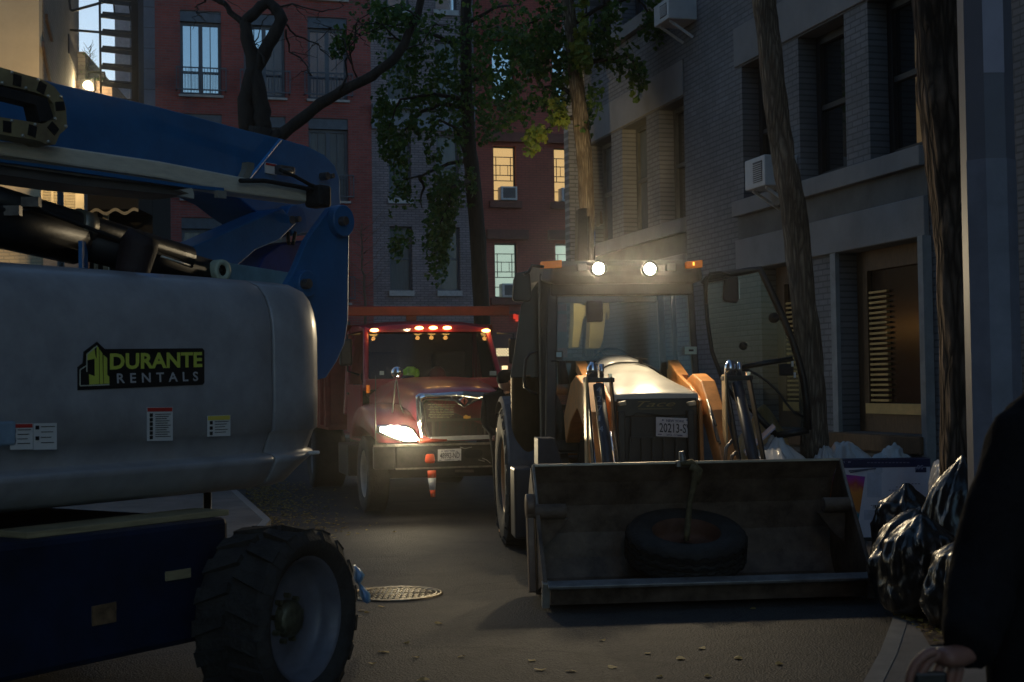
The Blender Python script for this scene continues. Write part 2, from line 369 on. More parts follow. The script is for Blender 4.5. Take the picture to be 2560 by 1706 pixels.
# ------------------------------------------------------------ building helpers
def wall_holes(pl, s0, s1, z0, z1, holes, depth=.25, off=0.0, bld=None):
    """wall face on plane pl with rectangular openings and their reveals"""
    b = bld or B()
    S = sorted({s0, s1, *[v for h in holes for v in h[:2] if s0 < v < s1]}); Z = sorted({z0, z1, *[v for h in holes for v in h[2:4] if z0 < v < z1]})
    for i in range(len(S) - 1):
        for j in range(len(Z) - 1):
            cs, cz = (S[i] + S[i + 1]) / 2, (Z[j] + Z[j + 1]) / 2
            if any(h[0] < cs < h[1] and h[2] < cz < h[3] for h in holes): continue
            b.quad(pl.pt(S[i], Z[j], off), pl.pt(S[i + 1], Z[j], off), pl.pt(S[i + 1], Z[j + 1], off), pl.pt(S[i], Z[j + 1], off))
    for h in holes:
        a, c, e, f = h[:4]
        P = [pl.pt(a, e, off), pl.pt(c, e, off), pl.pt(c, f, off), pl.pt(a, f, off)]; Q = [p - pl.n * depth for p in P]
        for k in range(4): b.quad(P[k], P[(k + 1) % 4], Q[(k + 1) % 4], Q[k])
    return b
def pbox(b, pl, s0, s1, z0, z1, o0, o1):
    """box on a wall plane between offsets o0 and o1"""
    c = pl.pt((s0 + s1) / 2, (z0 + z1) / 2, (o0 + o1) / 2)
    return b.box(c, (abs(s1 - s0), abs(o1 - o0), z1 - z0), (pl.d, pl.n, V((0, 0, 1))))
def prect(pl, x0, y0, x1, y1):
    ym, xm = (y0 + y1) / 2, (x0 + x1) / 2
    a, c = pl.sz(x0, ym)[0], pl.sz(x1, ym)[0]
    z0, z1 = pl.sz(xm, y1)[1], pl.sz(xm, y0)[1]
    return (min(a, c), max(a, c), z0, z1)
def volume(b, pl, s0, s1, z0, z1, back, front=-.35):
    """closed body of a building behind its front wall"""
    return pbox(b, pl, s0 + .003, s1 - .003, z0, z1 - .003, front, -back)
M_frameb = mat('dark window frame', (.02, .02, .025), .5, var=.2)
M_framebr = mat('brown wood window frame', (.12, .065, .03), .55, var=.5, scale=8, stretch=(6, 6, 1))
M_frameblue = mat('blue grey window frame', (.10, .12, .15), .5, var=.2)
M_pane = glass_dark('window pane', (.008, .012, .016), ior=2.7)
M_paneblue = glass_dark('bright reflecting pane', (.03, .05, .09), ior=7, bump=.02)
M_curt = mat('pane with pale curtain behind', (.10, .115, .125), .25, var=.3, scale=3, stretch=(8, 8, .6), spec=1)
def window(parent, pl, h, depth=.22, style='dh', frame=None, pane=None, fw=.06, off=0.0):
    a, c, e, f = h[:4]; d0, d1 = off - depth + .05, off - depth - .02
    fr = B()
    for r in ((a + .002, a + fw, e, f), (c - fw, c - .002, e, f), (a + fw, c - fw, f - fw, f - .002), (a + fw, c - fw, e + .002, e + fw)): pbox(fr, pl, *r, d0, d1)
    m = (a + c) / 2
    if style == 'dh': pbox(fr, pl, a + fw, c - fw, (e + f) / 2 - .03, (e + f) / 2 + .03, d0 - .01, d1)
    if style == 'french':
        pbox(fr, pl, m - .06, m + .06, e + fw, f - fw, d0 - .005, d1)
        for q in ((a + fw + m - .06) / 2, (c - fw + m + .06) / 2): pbox(fr, pl, q - .012, q + .012, e + fw, f - fw, d0 - .02, d1)
        for zz in (e + (f - e) * .32, e + (f - e) * .08): pbox(fr, pl, a + fw, c - fw, zz, zz + .03, d0 - .022, d1)
    if style == 'lattice':
        H = f - e; W = c - a
        for zz in (.19, .34, .52, .62, .80): pbox(fr, pl, a + fw, c - fw, f - H * zz - .012, f - H * zz + .012, d0 - .02, d1)
        for t in (.18, .82): pbox(fr, pl, a + W * t - .01, a + W * t + .01, f - H * .62, f - H * .19, d0 - .021, d1)
        for t in (.36, .70): pbox(fr, pl, a + W * t - .006, a + W * t + .006, f - H * .52, f - H * .34, d0 - .021, d1)
    o = fr.build('window', frame or M_frameb, parent)
    p = B(); p.quad(pl.pt(a + fw * .5, e + fw * .5, d1 + .02), pl.pt(c - fw * .5, e + fw * .5, d1 + .02), pl.pt(c - fw * .5, f - fw * .5, d1 + .02), pl.pt(a + fw * .5, f - fw * .5, d1 + .02))
    p.build('pane', pane or M_pane, o)
    return o
def railing(parent, pl, a, c, z0, z1, off=.22, n=16, m=None):
    b = B()
    for zz in (z0, z1): b.bar(pl.pt(a, zz, off), pl.pt(c, zz, off), .03, .035)
    for s_ in (a, c):
        for zz in (z0, z1): b.bar(pl.pt(s_, zz, 0), pl.pt(s_, zz, off), .03, .03)
    for k in range(n + 1):
        s_ = a + (c - a) * k / n; w_ = .03 if k in (0, n, n // 2) else .014
        b.bar(pl.pt(s_, z0, off), pl.pt(s_, z1, off), w_, w_, up=pl.n)
    return b.build('railing', m or M_frameblue, parent)

# ------------------------------------------------------------ right-hand grey brick building
WD = V((-.266, .964, 0)).normalized()
PR = Plane((8.0, 0), WD)
b_grey = brick('grey painted brick', (.20, .20, .215), (.165, .165, .175), (.115, .115, .12), WD, bump=.7)
M_stone = mat('grey painted stone', (.225, .22, .225), .8, var=.2, scale=1.5, bump=.15, bscale=30)
M_stoned = mat('shaded recess stucco', (.12, .118, .115), .85, var=.3, scale=2, bump=.1)  # shade of the recess below the sill is put into this darker tone
gb = thing('brick_building', 'long grey painted brick building running down the right side of the street behind the trees', 'building', PR.pt(14, 0))
sE = PR.sz(1465, 500)[0]
up_r = [prect(PR, 1475, -60, 1527, 205), prect(PR, 1555, -90, 1616, 160), prect(PR, 1640, -120, 1707, 120)]
zt, zb = 5.62, 3.92
lo = [prect(PR, 1475, 355, 1530, 590), prect(PR, 1557, 315, 1618, 565), prect(PR, 1649, 268, 1712, 552), prect(PR, 1857, 170, 1940, 505), prect(PR, 1998, 70, 2114, 440), prect(PR, 2172, 0, 2316, 390)]
lo = [(h[0], h[1], zb, zt) for h in lo]
up_r = [(h[0], h[1], 7.2, 8.9) for h in up_r]
up2 = [(h[0], h[1], 7.2, 8.9) for h in lo[3:]]
gf = [(*prect(PR, 2103, 610, 2321, 1080)[:2], 1.02, 3.0), (*prect(PR, 1905, 660, 2022, 1060)[:2], 1.02, 3.0)]
ws = lo + up_r + up2 + gf
wl = wall_holes(PR, -16.0, sE, 0, 21, ws, .3)
volume(wl, PR, -16.0, sE, 0, 21, 7)
wl.build('wall', b_grey, gb)
tr = B(); sA = PR.sz(1712, 300)[0]; sB = PR.sz(1842, 300)[0]; sN = PR.sz(2322, 500)[0]
for (a, c) in ((sN, sB), (sA, sE)):
    pbox(tr, PR, a, c, 3.70, 3.90, 0, .10)
    pbox(tr, PR, a, c, 6.98, 7.18, 0, .10)
    pbox(tr, PR, a, c, 3.0, 3.40, .0, .06)
    pbox(tr, PR, a, c, 5.64, 6.15, 0, .03)
tr.build('stone_band', M_stone, gb, bevel=.01)
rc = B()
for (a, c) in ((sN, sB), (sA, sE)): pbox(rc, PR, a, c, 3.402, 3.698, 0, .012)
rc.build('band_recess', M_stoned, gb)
M_trim = mat('pale trim', (.27, .28, .29), .7)
pi = B(); pbox(pi, PR, PR.sz(2333, 800)[0], PR.sz(2320, 800)[0], .12, 3.0, 0, .10); pi.build('corner_trim', M_trim, gb)
pi = B(); pbox(pi, PR, PR.sz(2101, 800)[0], PR.sz(2088, 800)[0], .12, 3.0, 0, .05)
pi.build('corner_trim', M_trim, gb)
for k, h in enumerate(lo):
    window(gb, PR, h, .28, 'dh', M_frameb if k > 2 else mat('grey sash', (.09, .09, .085), .6), [M_curt, M_curt, M_pane, M_pane, M_pane, M_pane][k], fw=.10 if k > 2 else .07)
for h in up_r + up2: window(gb, PR, h, .28, 'dh', M_frameb, M_paneblue if h is up_r[1] else M_pane, fw=.08)
M_slat = mat('amber wood blind slats', (.55, .36, .13), .5, var=.2)
for k, h in enumerate(gf):
    wn = window(gb, PR, h, .26, 'single', M_framebr, glass_dark('brown dark pane %d' % k, (.03, .015, .008), ior=1.5, rough=.2), fw=.22)
    sl = B(); W = h[1] - h[0]; a = h[1] - .42; c = h[1] - .14 if False else h[1] - .24
    a = h[1] - W * (.64 if k == 0 else .8); a, c = h[1] - .62, h[1] - .25
    for q in range(22):
        zz = 1.35 + q * .056
        pbox(sl, PR, a, c, zz, zz + .024, -.25, -.21)
    sl.build('blind_slats', M_slat, wn)
    lg = B(); pbox(lg, PR, h[0] + .22, h[1] - .22, 1.22, 1.33, -.25, -.16); lg.build('sill_board', M_slat, wn)
    sb = B(); pbox(sb, PR, h[0] - .03, h[1] + .08, .84, 1.015, -.05, .14); sb.build('window_sill', M_framebr, wn, bevel=.01)
# projecting pier where the next house begins
cb_ = brick('pale brick return', (.36, .36, .38), (.31, .31, .33), (.2, .2, .2), (.964, .266, 0), bump=.8)
nb = thing('brick_pier', 'pale brick pier standing proud of the far end of the grey building, behind the ginkgo', 'pier', PR.pt(sE + .3, 0))
q = B(); pbox(q, PR, sE + .004, sE + .25, 0, 21, .30, -7); q.build('wall', cb_, nb)

# window air conditioners
M_acw = mat('white air conditioner case', (.55, .56, .58), .5, var=.1)
M_acd = mat('air conditioner grille', (.10, .10, .11), .6)
def wall_ac(px0, py0, px1, py1, px2, label, z_legs=True):
    """x0..x1 = end facing along the wall, x1..x2 = outer face; a box standing out from the wall plane"""
    t = thing('air_conditioner', label, 'air conditioner', PR.hit((px0 + px2) / 2, py1), 'window air conditioners')
    s_far, _ = PR.sz(px1, (py0 + py1) / 2); h0 = PR.hit(px1, py0, .25); h1 = PR.hit(px1, py1, .25)
    s1 = (h0 - PR.p).dot(PR.d); z1, z0 = h0.z, h1.z
    s0 = s1 - .55
    bb = B(); pbox(bb, PR, s0, s1, z0, z1, -.1, .42); bb.build('case', M_acw, t, bevel=.015)
    g = B(); pbox(g, PR, s0 + .06, s1 - .25, z0 + .06, z1 - .06, .42, .428)
    g.build('grille', M_acd, t)
    f = B()
    for k in range(9): pbox(f, PR, s0 + .06, s1 - .25, z0 + .07 + k * (z1 - z0 - .14) / 9, z0 + .078 + k * (z1 - z0 - .14) / 9, .428, .434)
    f.build('louvre', M_acw, t)
    lb = B()
    for s_ in (s0 + .1, s1 - .1): lb.bar(PR.pt(s_, z0 - .01, .36), PR.pt(s_, z0 - .22, .02), .035, .03)
    lb.build('bracket', M_acw, t)
wall_ac(1850, 405, 1893, 480, 1941, 'white air conditioner braced under the second storey window, partly behind the slim tree')
wall_ac(1640, 20, 1662, 72, 1706, 'pale air conditioner sticking out of the topmost window, high above the backhoe')

# ------------------------------------------------------------ far side of the crossing: red, grey and dark red houses
FD = V((.966, .26, 0)).normalized()
PF = Plane((-7.7, 43), FD)
M_redbrick = brick('red brick', (.37, .085, .075), (.27, .06, .052), (.22, .14, .13), FD, scale=1.15)
M_gbrick = brick('mauve grey brick', (.30, .25, .27), (.22, .185, .20), (.13, .12, .13), FD, scale=1.15)
M_drbrick = brick('dark red painted brick', (.36, .085, .065), (.31, .07, .055), (.22, .06, .05), FD, scale=1.15, bump=.3)
M_pstone = mat('pale sill stone', (.45, .45, .46), .7)
M_steelframe = mat('grey steel lintel', (.10, .12, .15), .45, metal=.3)
def house(name, label, x0, x1, ym, m, wins, top=20, back=9):
    a, c = PF.sz(x0, ym)[0], PF.sz(x1, ym)[0]
    t = thing(name, label, 'house', PF.pt((a + c) / 2, 0))
    bb = wall_holes(PF, a, c, 0, top, wins, .25); volume(bb, PF, a, c, 0, top, back); bb.build('wall', m, t)
    return t, a, c
rw = []
c1 = PF.sz(450, 100)[0], PF.sz(553, 100)[0]; c2 = PF.sz(609, 110)[0], PF.sz(712, 110)[0]; c3 = PF.sz(769, 120)[0], PF.sz(868, 120)[0]
z1t, z1b = PF.sz(500, 27)[1], PF.sz(500, 238)[1]; fh = (PF.sz(500, 27)[1] - PF.sz(500, 285)[1])
for fl in range(-1, 4):
    for (a, c) in (c1, c2, c3):
        if z1b - fl * fh > .3: rw.append((a, c, z1b - fl * fh, z1t - fl * fh))
rh, ra, rc_ = house('red_brick_house', 'red brick house with tall french windows and low metal railings, behind the blue boom', 389, 929, 300, M_redbrick, rw)
for h in rw:
    lt = B(); pbox(lt, PF, h[0], h[1], h[3] - .33, h[3] - .002, -.05, -.24); lo_ = lt.build('lintel', M_steelframe, rh)
    top_row = h[3] > z1t - .1
    window(rh, PF, (h[0], h[1], h[2] + .01, h[3] - .34), .2, 'french', M_frameblue, M_paneblue if top_row else M_curt, fw=.09)
    railing(rh, PF, h[0] - .12, h[1] + .12, h[2] + .12, h[2] + .78)
    s_ = B(); pbox(s_, PF, h[0] - .05, h[1] + .05, h[2] - .07, h[2] - .002, 0, .1); s_.build('sill', M_pstone, rh)
g1 = PF.sz(974, 600)[0], PF.sz(1030, 600)[0]; g2 = PF.sz(1094, 600)[0], PF.sz(1150, 600)[0]
gz = [(PF.sz(1000, 727)[1], PF.sz(1000, 566)[1]), (PF.sz(1000, 496)[1], PF.sz(1000, 333)[1]), (PF.sz(1000, 250)[1], PF.sz(1000, 95)[1]), (PF.sz(1000, 20)[1], PF.sz(1000, -130)[1])]
gw = [(*g, *z) for g in (g1, g2) for z in gz]
gh, ga, gc = house('grey_brick_house', 'mauve grey brick house with white sills between the two red houses', 931, 1189, 500, M_gbrick, gw)
zc = PF.sz(1000, 265)[1]; cn = B(); pbox(cn, PF, ga, gc, zc - .75, zc - .12, 0, .10); pbox(cn, PF, ga, gc, zc - .12, zc, 0, .32); cn.build('cornice', mat('blue grey cornice', (.20, .23, .28), .6), gh)
for h in gw:
    window(gh, PF, h, .2, 'dh', M_frameblue, M_curt if h[2] < 12 else M_paneblue)
    s_ = B(); pbox(s_, PF, h[0] - .04, h[1] + .04, h[2] - .17, h[2] - .003, 0, .09); s_.build('sill', M_pstone, gh)
M_lit1 = emis('warm lit room', (.86, .55, .22), .62); M_lit2 = emis('cool lit room', (.50, .66, .55), .62)
d1 = PF.sz(1233, 415)[0], PF.sz(1290, 415)[0]; d2 = PF.sz(1385, 415)[0], PF.sz(1440, 415)[0]
dz = [(PF.sz(1260, 503)[1], PF.sz(1260, 365)[1]), (PF.sz(1260, 745)[1], PF.sz(1260, 608)[1]), (PF.sz(1260, 250)[1], PF.sz(1260, 100)[1])]
dw = [(*g, *z) for g in (d1, d2) for z in dz]
ll = (PF.sz(1240, 875)[0], PF.sz(1278, 875)[0], PF.sz(1258, 893)[1], PF.sz(1258, 852)[1])
dn = (PF.sz(1255, 935)[0], PF.sz(1272, 935)[0], .15, PF.sz(1258, 914)[1])
dh_, da, dc = house('dark_red_house', 'dark red house with lit windows, far behind the backhoe cab', 1191, 1560, 500, M_drbrick, dw + [ll, dn])
M_drt = mat('dark red trim', (.16, .05, .04), .7)
for k, h in enumerate(dw):
    lit = [M_lit1, M_lit2, M_paneblue][k % 3]
    hh = (h[0], h[1], h[2], h[3])
    window(dh_, PF, hh, .2, 'lattice' if k % 3 < 2 else 'dh', M_frameb, lit, fw=.05)
    s_ = B(); pbox(s_, PF, h[0] - .15, h[1] + .15, h[2] - .22, h[2] - .003, 0, .14); s_.build('sill', M_drt, dh_)
    s_ = B(); pbox(s_, PF, h[0] - .25, h[1] + .35, h[3] + .12, h[3] + .42, 0, .16); s_.build('window_hood', M_drt, dh_)
    if k % 3 < 2:
        t = thing('air_conditioner', ['small white air conditioner in the yellow lit window of the dark red house', 'air conditioner in the pale lit window beside the backhoe mirror', '', 'air conditioner half hidden by the pale brick corner, level with the yellow windows', 'air conditioner low in the far right lit window of the dark red house'][k], 'air conditioner', PF.pt((h[0] + h[1]) / 2 + .1, h[2] + .02, .1), 'window air conditioners')
        q = B(); s0, s1 = h[0] + (h[1] - h[0]) * .25, h[1] - .03; pbox(q, PF, s0, s1, h[2] + .01, h[2] + .44, -.25, .22); q.build('case', M_acw, t, bevel=.01)
        q = B(); pbox(q, PF, s0 + .07, s1 - .06, h[2] + .07, h[2] + .39, .22, .226); q.build('grille', M_acd, t)
lw = window(dh_, PF, ll, .15, 'single', M_frameb, emis('lattice lit pane', (1, .8, .45), .9), fw=.03)
lat = B(); W = ll[1] - ll[0]; H = ll[3] - ll[2]
for k in range(-4, 8):
    for s_ in (1, -1):
        x0 = k * W / 5; 
        p0 = (x0, 0) if s_ > 0 else (x0, H); p1 = (x0 + H, H) if s_ > 0 else (x0 + H, 0)
        def clip(p, q):
            (ax, ay), (bx, by) = p, q; ts = sorted([0, 1, *[t for t in ((0 - ax) / (bx - ax), (W - ax) / (bx - ax)) if 0 < t < 1]])
            for u, v in zip(ts[:-1], ts[1:]):
                m_ = ax + (bx - ax) * (u + v) / 2
                if 0 < m_ < W: return [(ax + (bx - ax) * t, ay + (by - ay) * t) for t in (u, v)]
        cc = clip(p0, p1)
        if cc: lat.bar(PF.pt(ll[0] + cc[0][0], ll[2] + cc[0][1], -.08), PF.pt(ll[0] + cc[1][0], ll[2] + cc[1][1], -.08), .012, .012, up=PF.n)
lat.build('lattice', M_frameb, lw)
window(dh_, PF, dn, .1, 'single', M_frameb, emis('lit doorway', (1, .72, .36), 1.3), fw=.01)
# OPEN-like neon: two small red lit marks by the doorway
rn = B()
for (x, y) in ((1286, 790), (1291, 796)): 
    s_, z_ = PF.sz(x, y); pbox(rn, PF, s_ - .04, s_ + .04, z_ - .10, z_ + .10, .02, .06)
tag(rn.build('window_sign', emis('red neon', (1, .06, .03), .5)), 'small glowing red sign on the dark red house beside the backhoe mirror', 'sign')
# low wall ledge band of the dark red house
q = B(); zz = PF.sz(1220, 778)[1]; pbox(q, PF, da + .01, dc, zz - .1, zz, 0, .12); zz = PF.sz(1220, 832)[1]; pbox(q, PF, da + .01, dc, zz - .5, zz, 0, .3); q.build('ledge', mat('ledge stone', (.14, .07, .06), .7), dh_)
# panel clad house left of the red house
M_panel = brick('blue grey panels', (.17, .19, .24), (.155, .175, .22), (.07, .075, .09), FD, bw=1.3, bh=.62, ms=.012, off=0)
ph = thing('panel_house', 'narrow blue grey panel clad house left of the red brick house', 'house', PF.pt(-4, 0))
a, c = PF.sz(325, 150)[0], ra - .004
q = B(); pbox(q, PF, a, c, 0, 20, 0, -9); q.build('wall', M_panel, ph)
PG = Plane(PF.pt(0, 0, -8), FD)
q = B(); pbox(q, PG, PG.sz(287, 120)[0], PG.sz(345, 120)[0], 0, 24, 0, -6)
ww = thing('white_house', 'white walled tall house far behind the black fire stairs', 'house', PG.pt(-3, 0)); q.build('wall', mat('white stucco', (.55, .53, .58), .8), ww)

# ------------------------------------------------------------ left side: beige building
PBf = Plane((at(98, 200, 28).x, 28), (1, .0, 0))
M_beige = mat('beige stucco', (.60, .50, .33), .85, var=.12, scale=1.2, bump=.25, bscale=18)
M_beigeb = brick('beige brick', (.60, .49, .31), (.55, .45, .29), (.42, .36, .25), (1, 0, 0), bump=.6)
bg_ = thing('beige_building', 'beige stuccoed building at the upper left, lit warm behind the cable track', 'building', PBf.pt(-3, 0))
q = B(); pbox(q, PBf, -9, 0, 5.2, 22, 0, -.19); q.build('wall', M_beige, bg_)
q = B(); pbox(q, PBf, -9, .15, 0, 5.195, .02, -.19); q.build('lower_wall', M_beigeb, bg_)
PS = Plane((PBf.p.x + .01, 28.2), V(at(200, 100, 38)).xy - V((PBf.p.x, 28)))
PS.n = -PS.n
M_greyb = brick('dim taupe brick', (.20, .175, .15), (.17, .15, .13), (.13, .115, .10), (PS.d.x, PS.d.y), bump=.5, scale=1.6)
sw = thing('taupe_brick_house', 'taupe brick house wall running back beside the beige building, below the fire stairs rail', 'house', PS.pt(5, 0))
q = B(); pbox(q, PS, .1, (at(190, 100, 37) - PS.p).dot(PS.d), 4.6, 22, 0, -1.2); pbox(q, PS, .1, 10, 0, 4.595, 0, -1.2)
q.build('wall', M_greyb, sw)
q = B()
for (x0, y0, x1, y1) in ((116, 42, 130, 98), (107, 110, 125, 200)):
    q.bar(PS.hit(x0, y0, .03), PS.hit(x1, y1, .03), .12, .05, up=PS.n)
q.build('downpipe', mat('brown pipe', (.07, .045, .03), .6), sw)
q = B(); w0 = prect(PS, 170, 116, 192, 162); pbox(q, PS, *w0, .0, .03); q.build('window', M_frameb, sw)
# louvred shutter panel, canopy and awning below the rail
M_cream = mat('cream metal', (.36, .31, .20), .6, var=.1)
PL = Plane((at(160, 480, 26.5).x, 26.5), (1, 0, 0))
lv = thing('louvre_panel', 'cream louvred metal shutter panel between the aluminium rail and the black cylinder', 'shutter', PL.pt(0, 3.5))
r0 = prect(PL, 105, 400, 212, 540)
q = B(); a, c, e, f = r0; W = c - a
for t0, t1 in ((0, .03), (.235, .29), (.49, .54), (.80, 1.0)): pbox(q, PL, a + W * t0, a + W * t1, e, f, 0, .06)
pbox(q, PL, a, c, f - .04, f - .001, .002, .055); pbox(q, PL, a, c, e + .001, e + .03, .002, .055)
q.build('frame', M_cream, lv)
for t0, t1 in ((.03, .235), (.29, .49), (.54, .80)):
    q = B()
    for k in range(34):
        zz = e + .04 + k * (f - e - .08) / 34; pbox(q, PL, a + W * t0, a + W * t1, zz, zz + .016, .01, .045)
    q.build('slats', M_cream, lv)
q = B(); pbox(q, PL, a + .01, c - .01, e, f, -.01, -.2); pbox(q, PL, a + .01, c - .01, 0, e - .01, -.01, -.2); q.build('back', M_acd, lv)
PA = Plane((at(280, 500, 31).x, 31), (1, 0, 0))
aw = thing('awning', 'dark awning with a pale scalloped edge beside the louvred panel', 'awning', PA.pt(0, 3))
q = B(); r0 = prect(PA, 213, 400, 346, 524); pbox(q, PA, r0[0], r0[1], r0[2], r0[3], 0, -1.2); q.build('canopy', mat('dark awning cloth', (.015, .014, .012), .9), aw)
q = B(); n = 40
for k in range(n):
    t = k / n; x = r0[0] + (r0[1] - r0[0]) * t; x2 = r0[0] + (r0[1] - r0[0]) * (k + 1) / n
    f_ = lambda u: r0[2] - .05 - .045 * math.sin(u * 2 * math.pi * 2.8 + 1)
    q.quad(PA.pt(x, f_(t) - .035, .03), PA.pt(x2, f_(t + 1 / n) - .035, .03), PA.pt(x2, f_(t + 1 / n) + .035, .03), PA.pt(x, f_(t) + .035, .03))
q.build('scalloped_edge', M_cream, aw)
q = B()
for (x0, x1) in ((224, 231), (247, 260)): r1 = prect(PA, x0, 524, x1, 640); pbox(q, PA, r1[0], r1[1], .12, r1[3], -.3, -.4)
q.build('post', M_cream, aw)
# dark shopfront wall behind awning
q = B(); pbox(q, PA, r0[0] - .3, r0[1] - .02, .0, 6.5, -1.3, -3); tag(q.build('dark_shed', mat('dark shed wall', (.02, .018, .016), .9)), 'low dark shed wall behind the scalloped awning', 'shed')
PH = Plane((at(366, 500, 40).x, 40), FD)
q = B(); r1 = prect(PH, 340, 395, 389, 640); pbox(q, PH, r1[0], r1[1] - .02, 0, r1[3] + .9, 0, -1)
lg = thing('side_house', 'pale grey brick bay with a black drainpipe left of the red brick house', 'house', PH.pt(0, 0)); q.build('wall', brick('side grey brick', (.30, .27, .29), (.25, .23, .25), (.14, .13, .14), FD, scale=1.3), lg)
q = B(); q.tube([PH.hit(354, 400, .08), PH.hit(357, 640, .08)], .05); q.build('drainpipe', M_blackmetal, lg)
q = B(); r2 = prect(PH, 350, 480, 361, 545); pbox(q, PH, r2[0], r2[1], r2[2], r2[3], .05, .25); q.build('pipe_box', M_blackmetal, lg)

# low roof house with bush, floodlight
PLo = Plane((at(240, 215, 36).x, 36), (1, .1, 0))
lh = thing('low_brick_house', 'low brick house with planting along its roof below the patch of sky', 'house', PLo.pt(0, 0))
q = B(); r1 = prect(PLo, 197, 188, 286, 240); pbox(q, PLo, r1[0] - .4, PLo.sz(280, 200)[0], 0, PLo.sz(250, 203)[1], 0, -4); q.build('wall', brick('low house brick', (.30, .20, .14), (.25, .16, .12), (.16, .12, .1), (1, .1, 0), scale=1.3), lh)
q = B(); p = PLo.hit(172, 176); pbox(q, PLo, PLo.sz(168, 180)[0], PLo.sz(203, 160)[0], 0, PLo.sz(190, 118)[1], -.5, -4); q.build('chimney_wall', M_greyb, lh)
st = thing('fire_stairs', 'black open tread fire stairs in front of the patch of sky at the upper left', 'stairs', at(340, 700, 33.5))
q = B(); q.box((at(343, 100, 33.5) + at(346, 300, 33.5)) / 2, (.16, .5, 14)); q.build('stringer', M_blackmetal, st)
for (y0, y1) in ((-8, 5), (29, 45), (72, 88), (114, 130), (157, 172), (199, 214), (242, 256)):
    q = B(); A = at(252, y0 + 1, 33.2); C = at(342, y0 + 8, 33.5)
    q.bar(A + V((0, .1, -.03)), C + V((0, .1, -.03)), .32, .055); q.bar(A + V((0, -.04, -.10)), C + V((0, -.04, -.13)), .03, .10); q.build('tread', M_blackmetal, st)
q = B(); q.tube([at(249, -10, 33), at(252, 260, 33)], .028); q.tube([at(176, 24, 33.2), at(182, 27, 33.2), at(282, -1, 33.2)], .035); q.tube([at(172, -10, 33.2), at(176, 26, 33.2)], .03); q.tube([at(175, 75, 33.2), at(250, 81, 33.2)], .03)
q.tube([at(218, 180, 33.2), at(261, 182, 33.2), at(264, 203, 33.2)], .03); q.tube([at(283, 0, 33.4), at(287, 42, 33.4)], .02); q.tube([at(322, 5, 33.4), at(340, 130, 33.4)], .02); q.build('handrail', M_blackmetal, st)
fl = thing('floodlight', 'small blazing floodlight low on the brick wall at the upper left', 'lamp', PLo.hit(219, 214, .3))
q = B(); q.box(PLo.hit(219, 214, .12), (.34, .16, .30), (PLo.d, PLo.n, V((0, 0, 1)))); q.build('housing', M_blackmetal, fl)
q = B(); q.ball(PLo.hit(219, 213, .24), .105, 8, (1.1, .6, 1)); q.build('lens', emis('floodlight lens', (1, .86, .5), 14), fl)
light('POINT', 'floodlight_glow', PLo.hit(219, 214, .55), 60, (1, .78, .42), .08)

# assumed street lamp, unseen behind the boom, added to light the beige wall
LP = at(150, 300, 25.0)
sl_ = thing('assumed_street_lamp', 'assumed street lamp on the left pavement, unseen behind the blue boom, added for light', 'lamp', (LP.x, LP.y, .12))
q = B(); q.tube([(LP.x, LP.y, .12), (LP.x, LP.y, LP.z - .1)], [.09, .05]); q.build('pole', M_blackmetal, sl_)
q = B(); q.lathe((LP.x, LP.y, LP.z + .02), (0, 0, 1), [(.02, .28), (.10, .25), (.20, .12), (.22, .05)], 16); q.build('lamp_hood', M_blackmetal, sl_)
q = B(); q.ball((LP.x, LP.y, LP.z - .02), .07, 8); q.build('bulb', emis('assumed street lamp bulb', (1, .7, .35), 6), sl_)
light('SPOT', 'assumed_street_lamp_light', (LP.x, LP.y, LP.z - .2), 420, (1, .70, .36), .15, target=(LP.x - 3.5, 28, LP.z - .2), spot=150, blend=.5)

# street behind the camera (keeps the street a street; never in frame)
PX = Plane((-5.2, 0), WD)
ob = thing('row_house', 'plain brick row house on the left pavement beside the boom lift', 'house', (-9, 4, 0))
q = B(); q.box((-8.7, -4, 9), (8, 30, 18), None); q.build('wall', brick('row house brick', (.3, .2, .16), (.25, .17, .13), (.15, .13, .12), (0, 1, 0)), ob)
LQ = V((1.2, -4.5, 5.8))  # assumed street lamp behind the camera, added to warm the lift and bucket
s2_ = thing('assumed_street_lamp', 'assumed street lamp on the pavement behind the viewer, added for its warm light', 'lamp', (4.2, -4.5, .12))
q = B(); q.tube([(4.2, -4.5, .12), (4.2, -4.5, 5.9), (3.4, -4.5, 6.2), (1.3, -4.5, 6.0)], [.09, .07, .05, .04]); q.build('pole', M_blackmetal, s2_)
q = B(); q.lathe((LQ.x, LQ.y, LQ.z + .02), (0, 0, 1), [(.02, .25), (.12, .22), (.2, .08)], 16); q.build('lamp_hood', M_blackmetal, s2_)
q = B(); q.ball((LQ.x, LQ.y, LQ.z), .08, 8); q.build('bulb', emis('assumed rear lamp bulb', (1, .7, .35), 6), s2_)
light('POINT', 'assumed_street_lamp_light', (LQ.x, LQ.y, LQ.z - .25), 60, (1, .70, .36), .12)
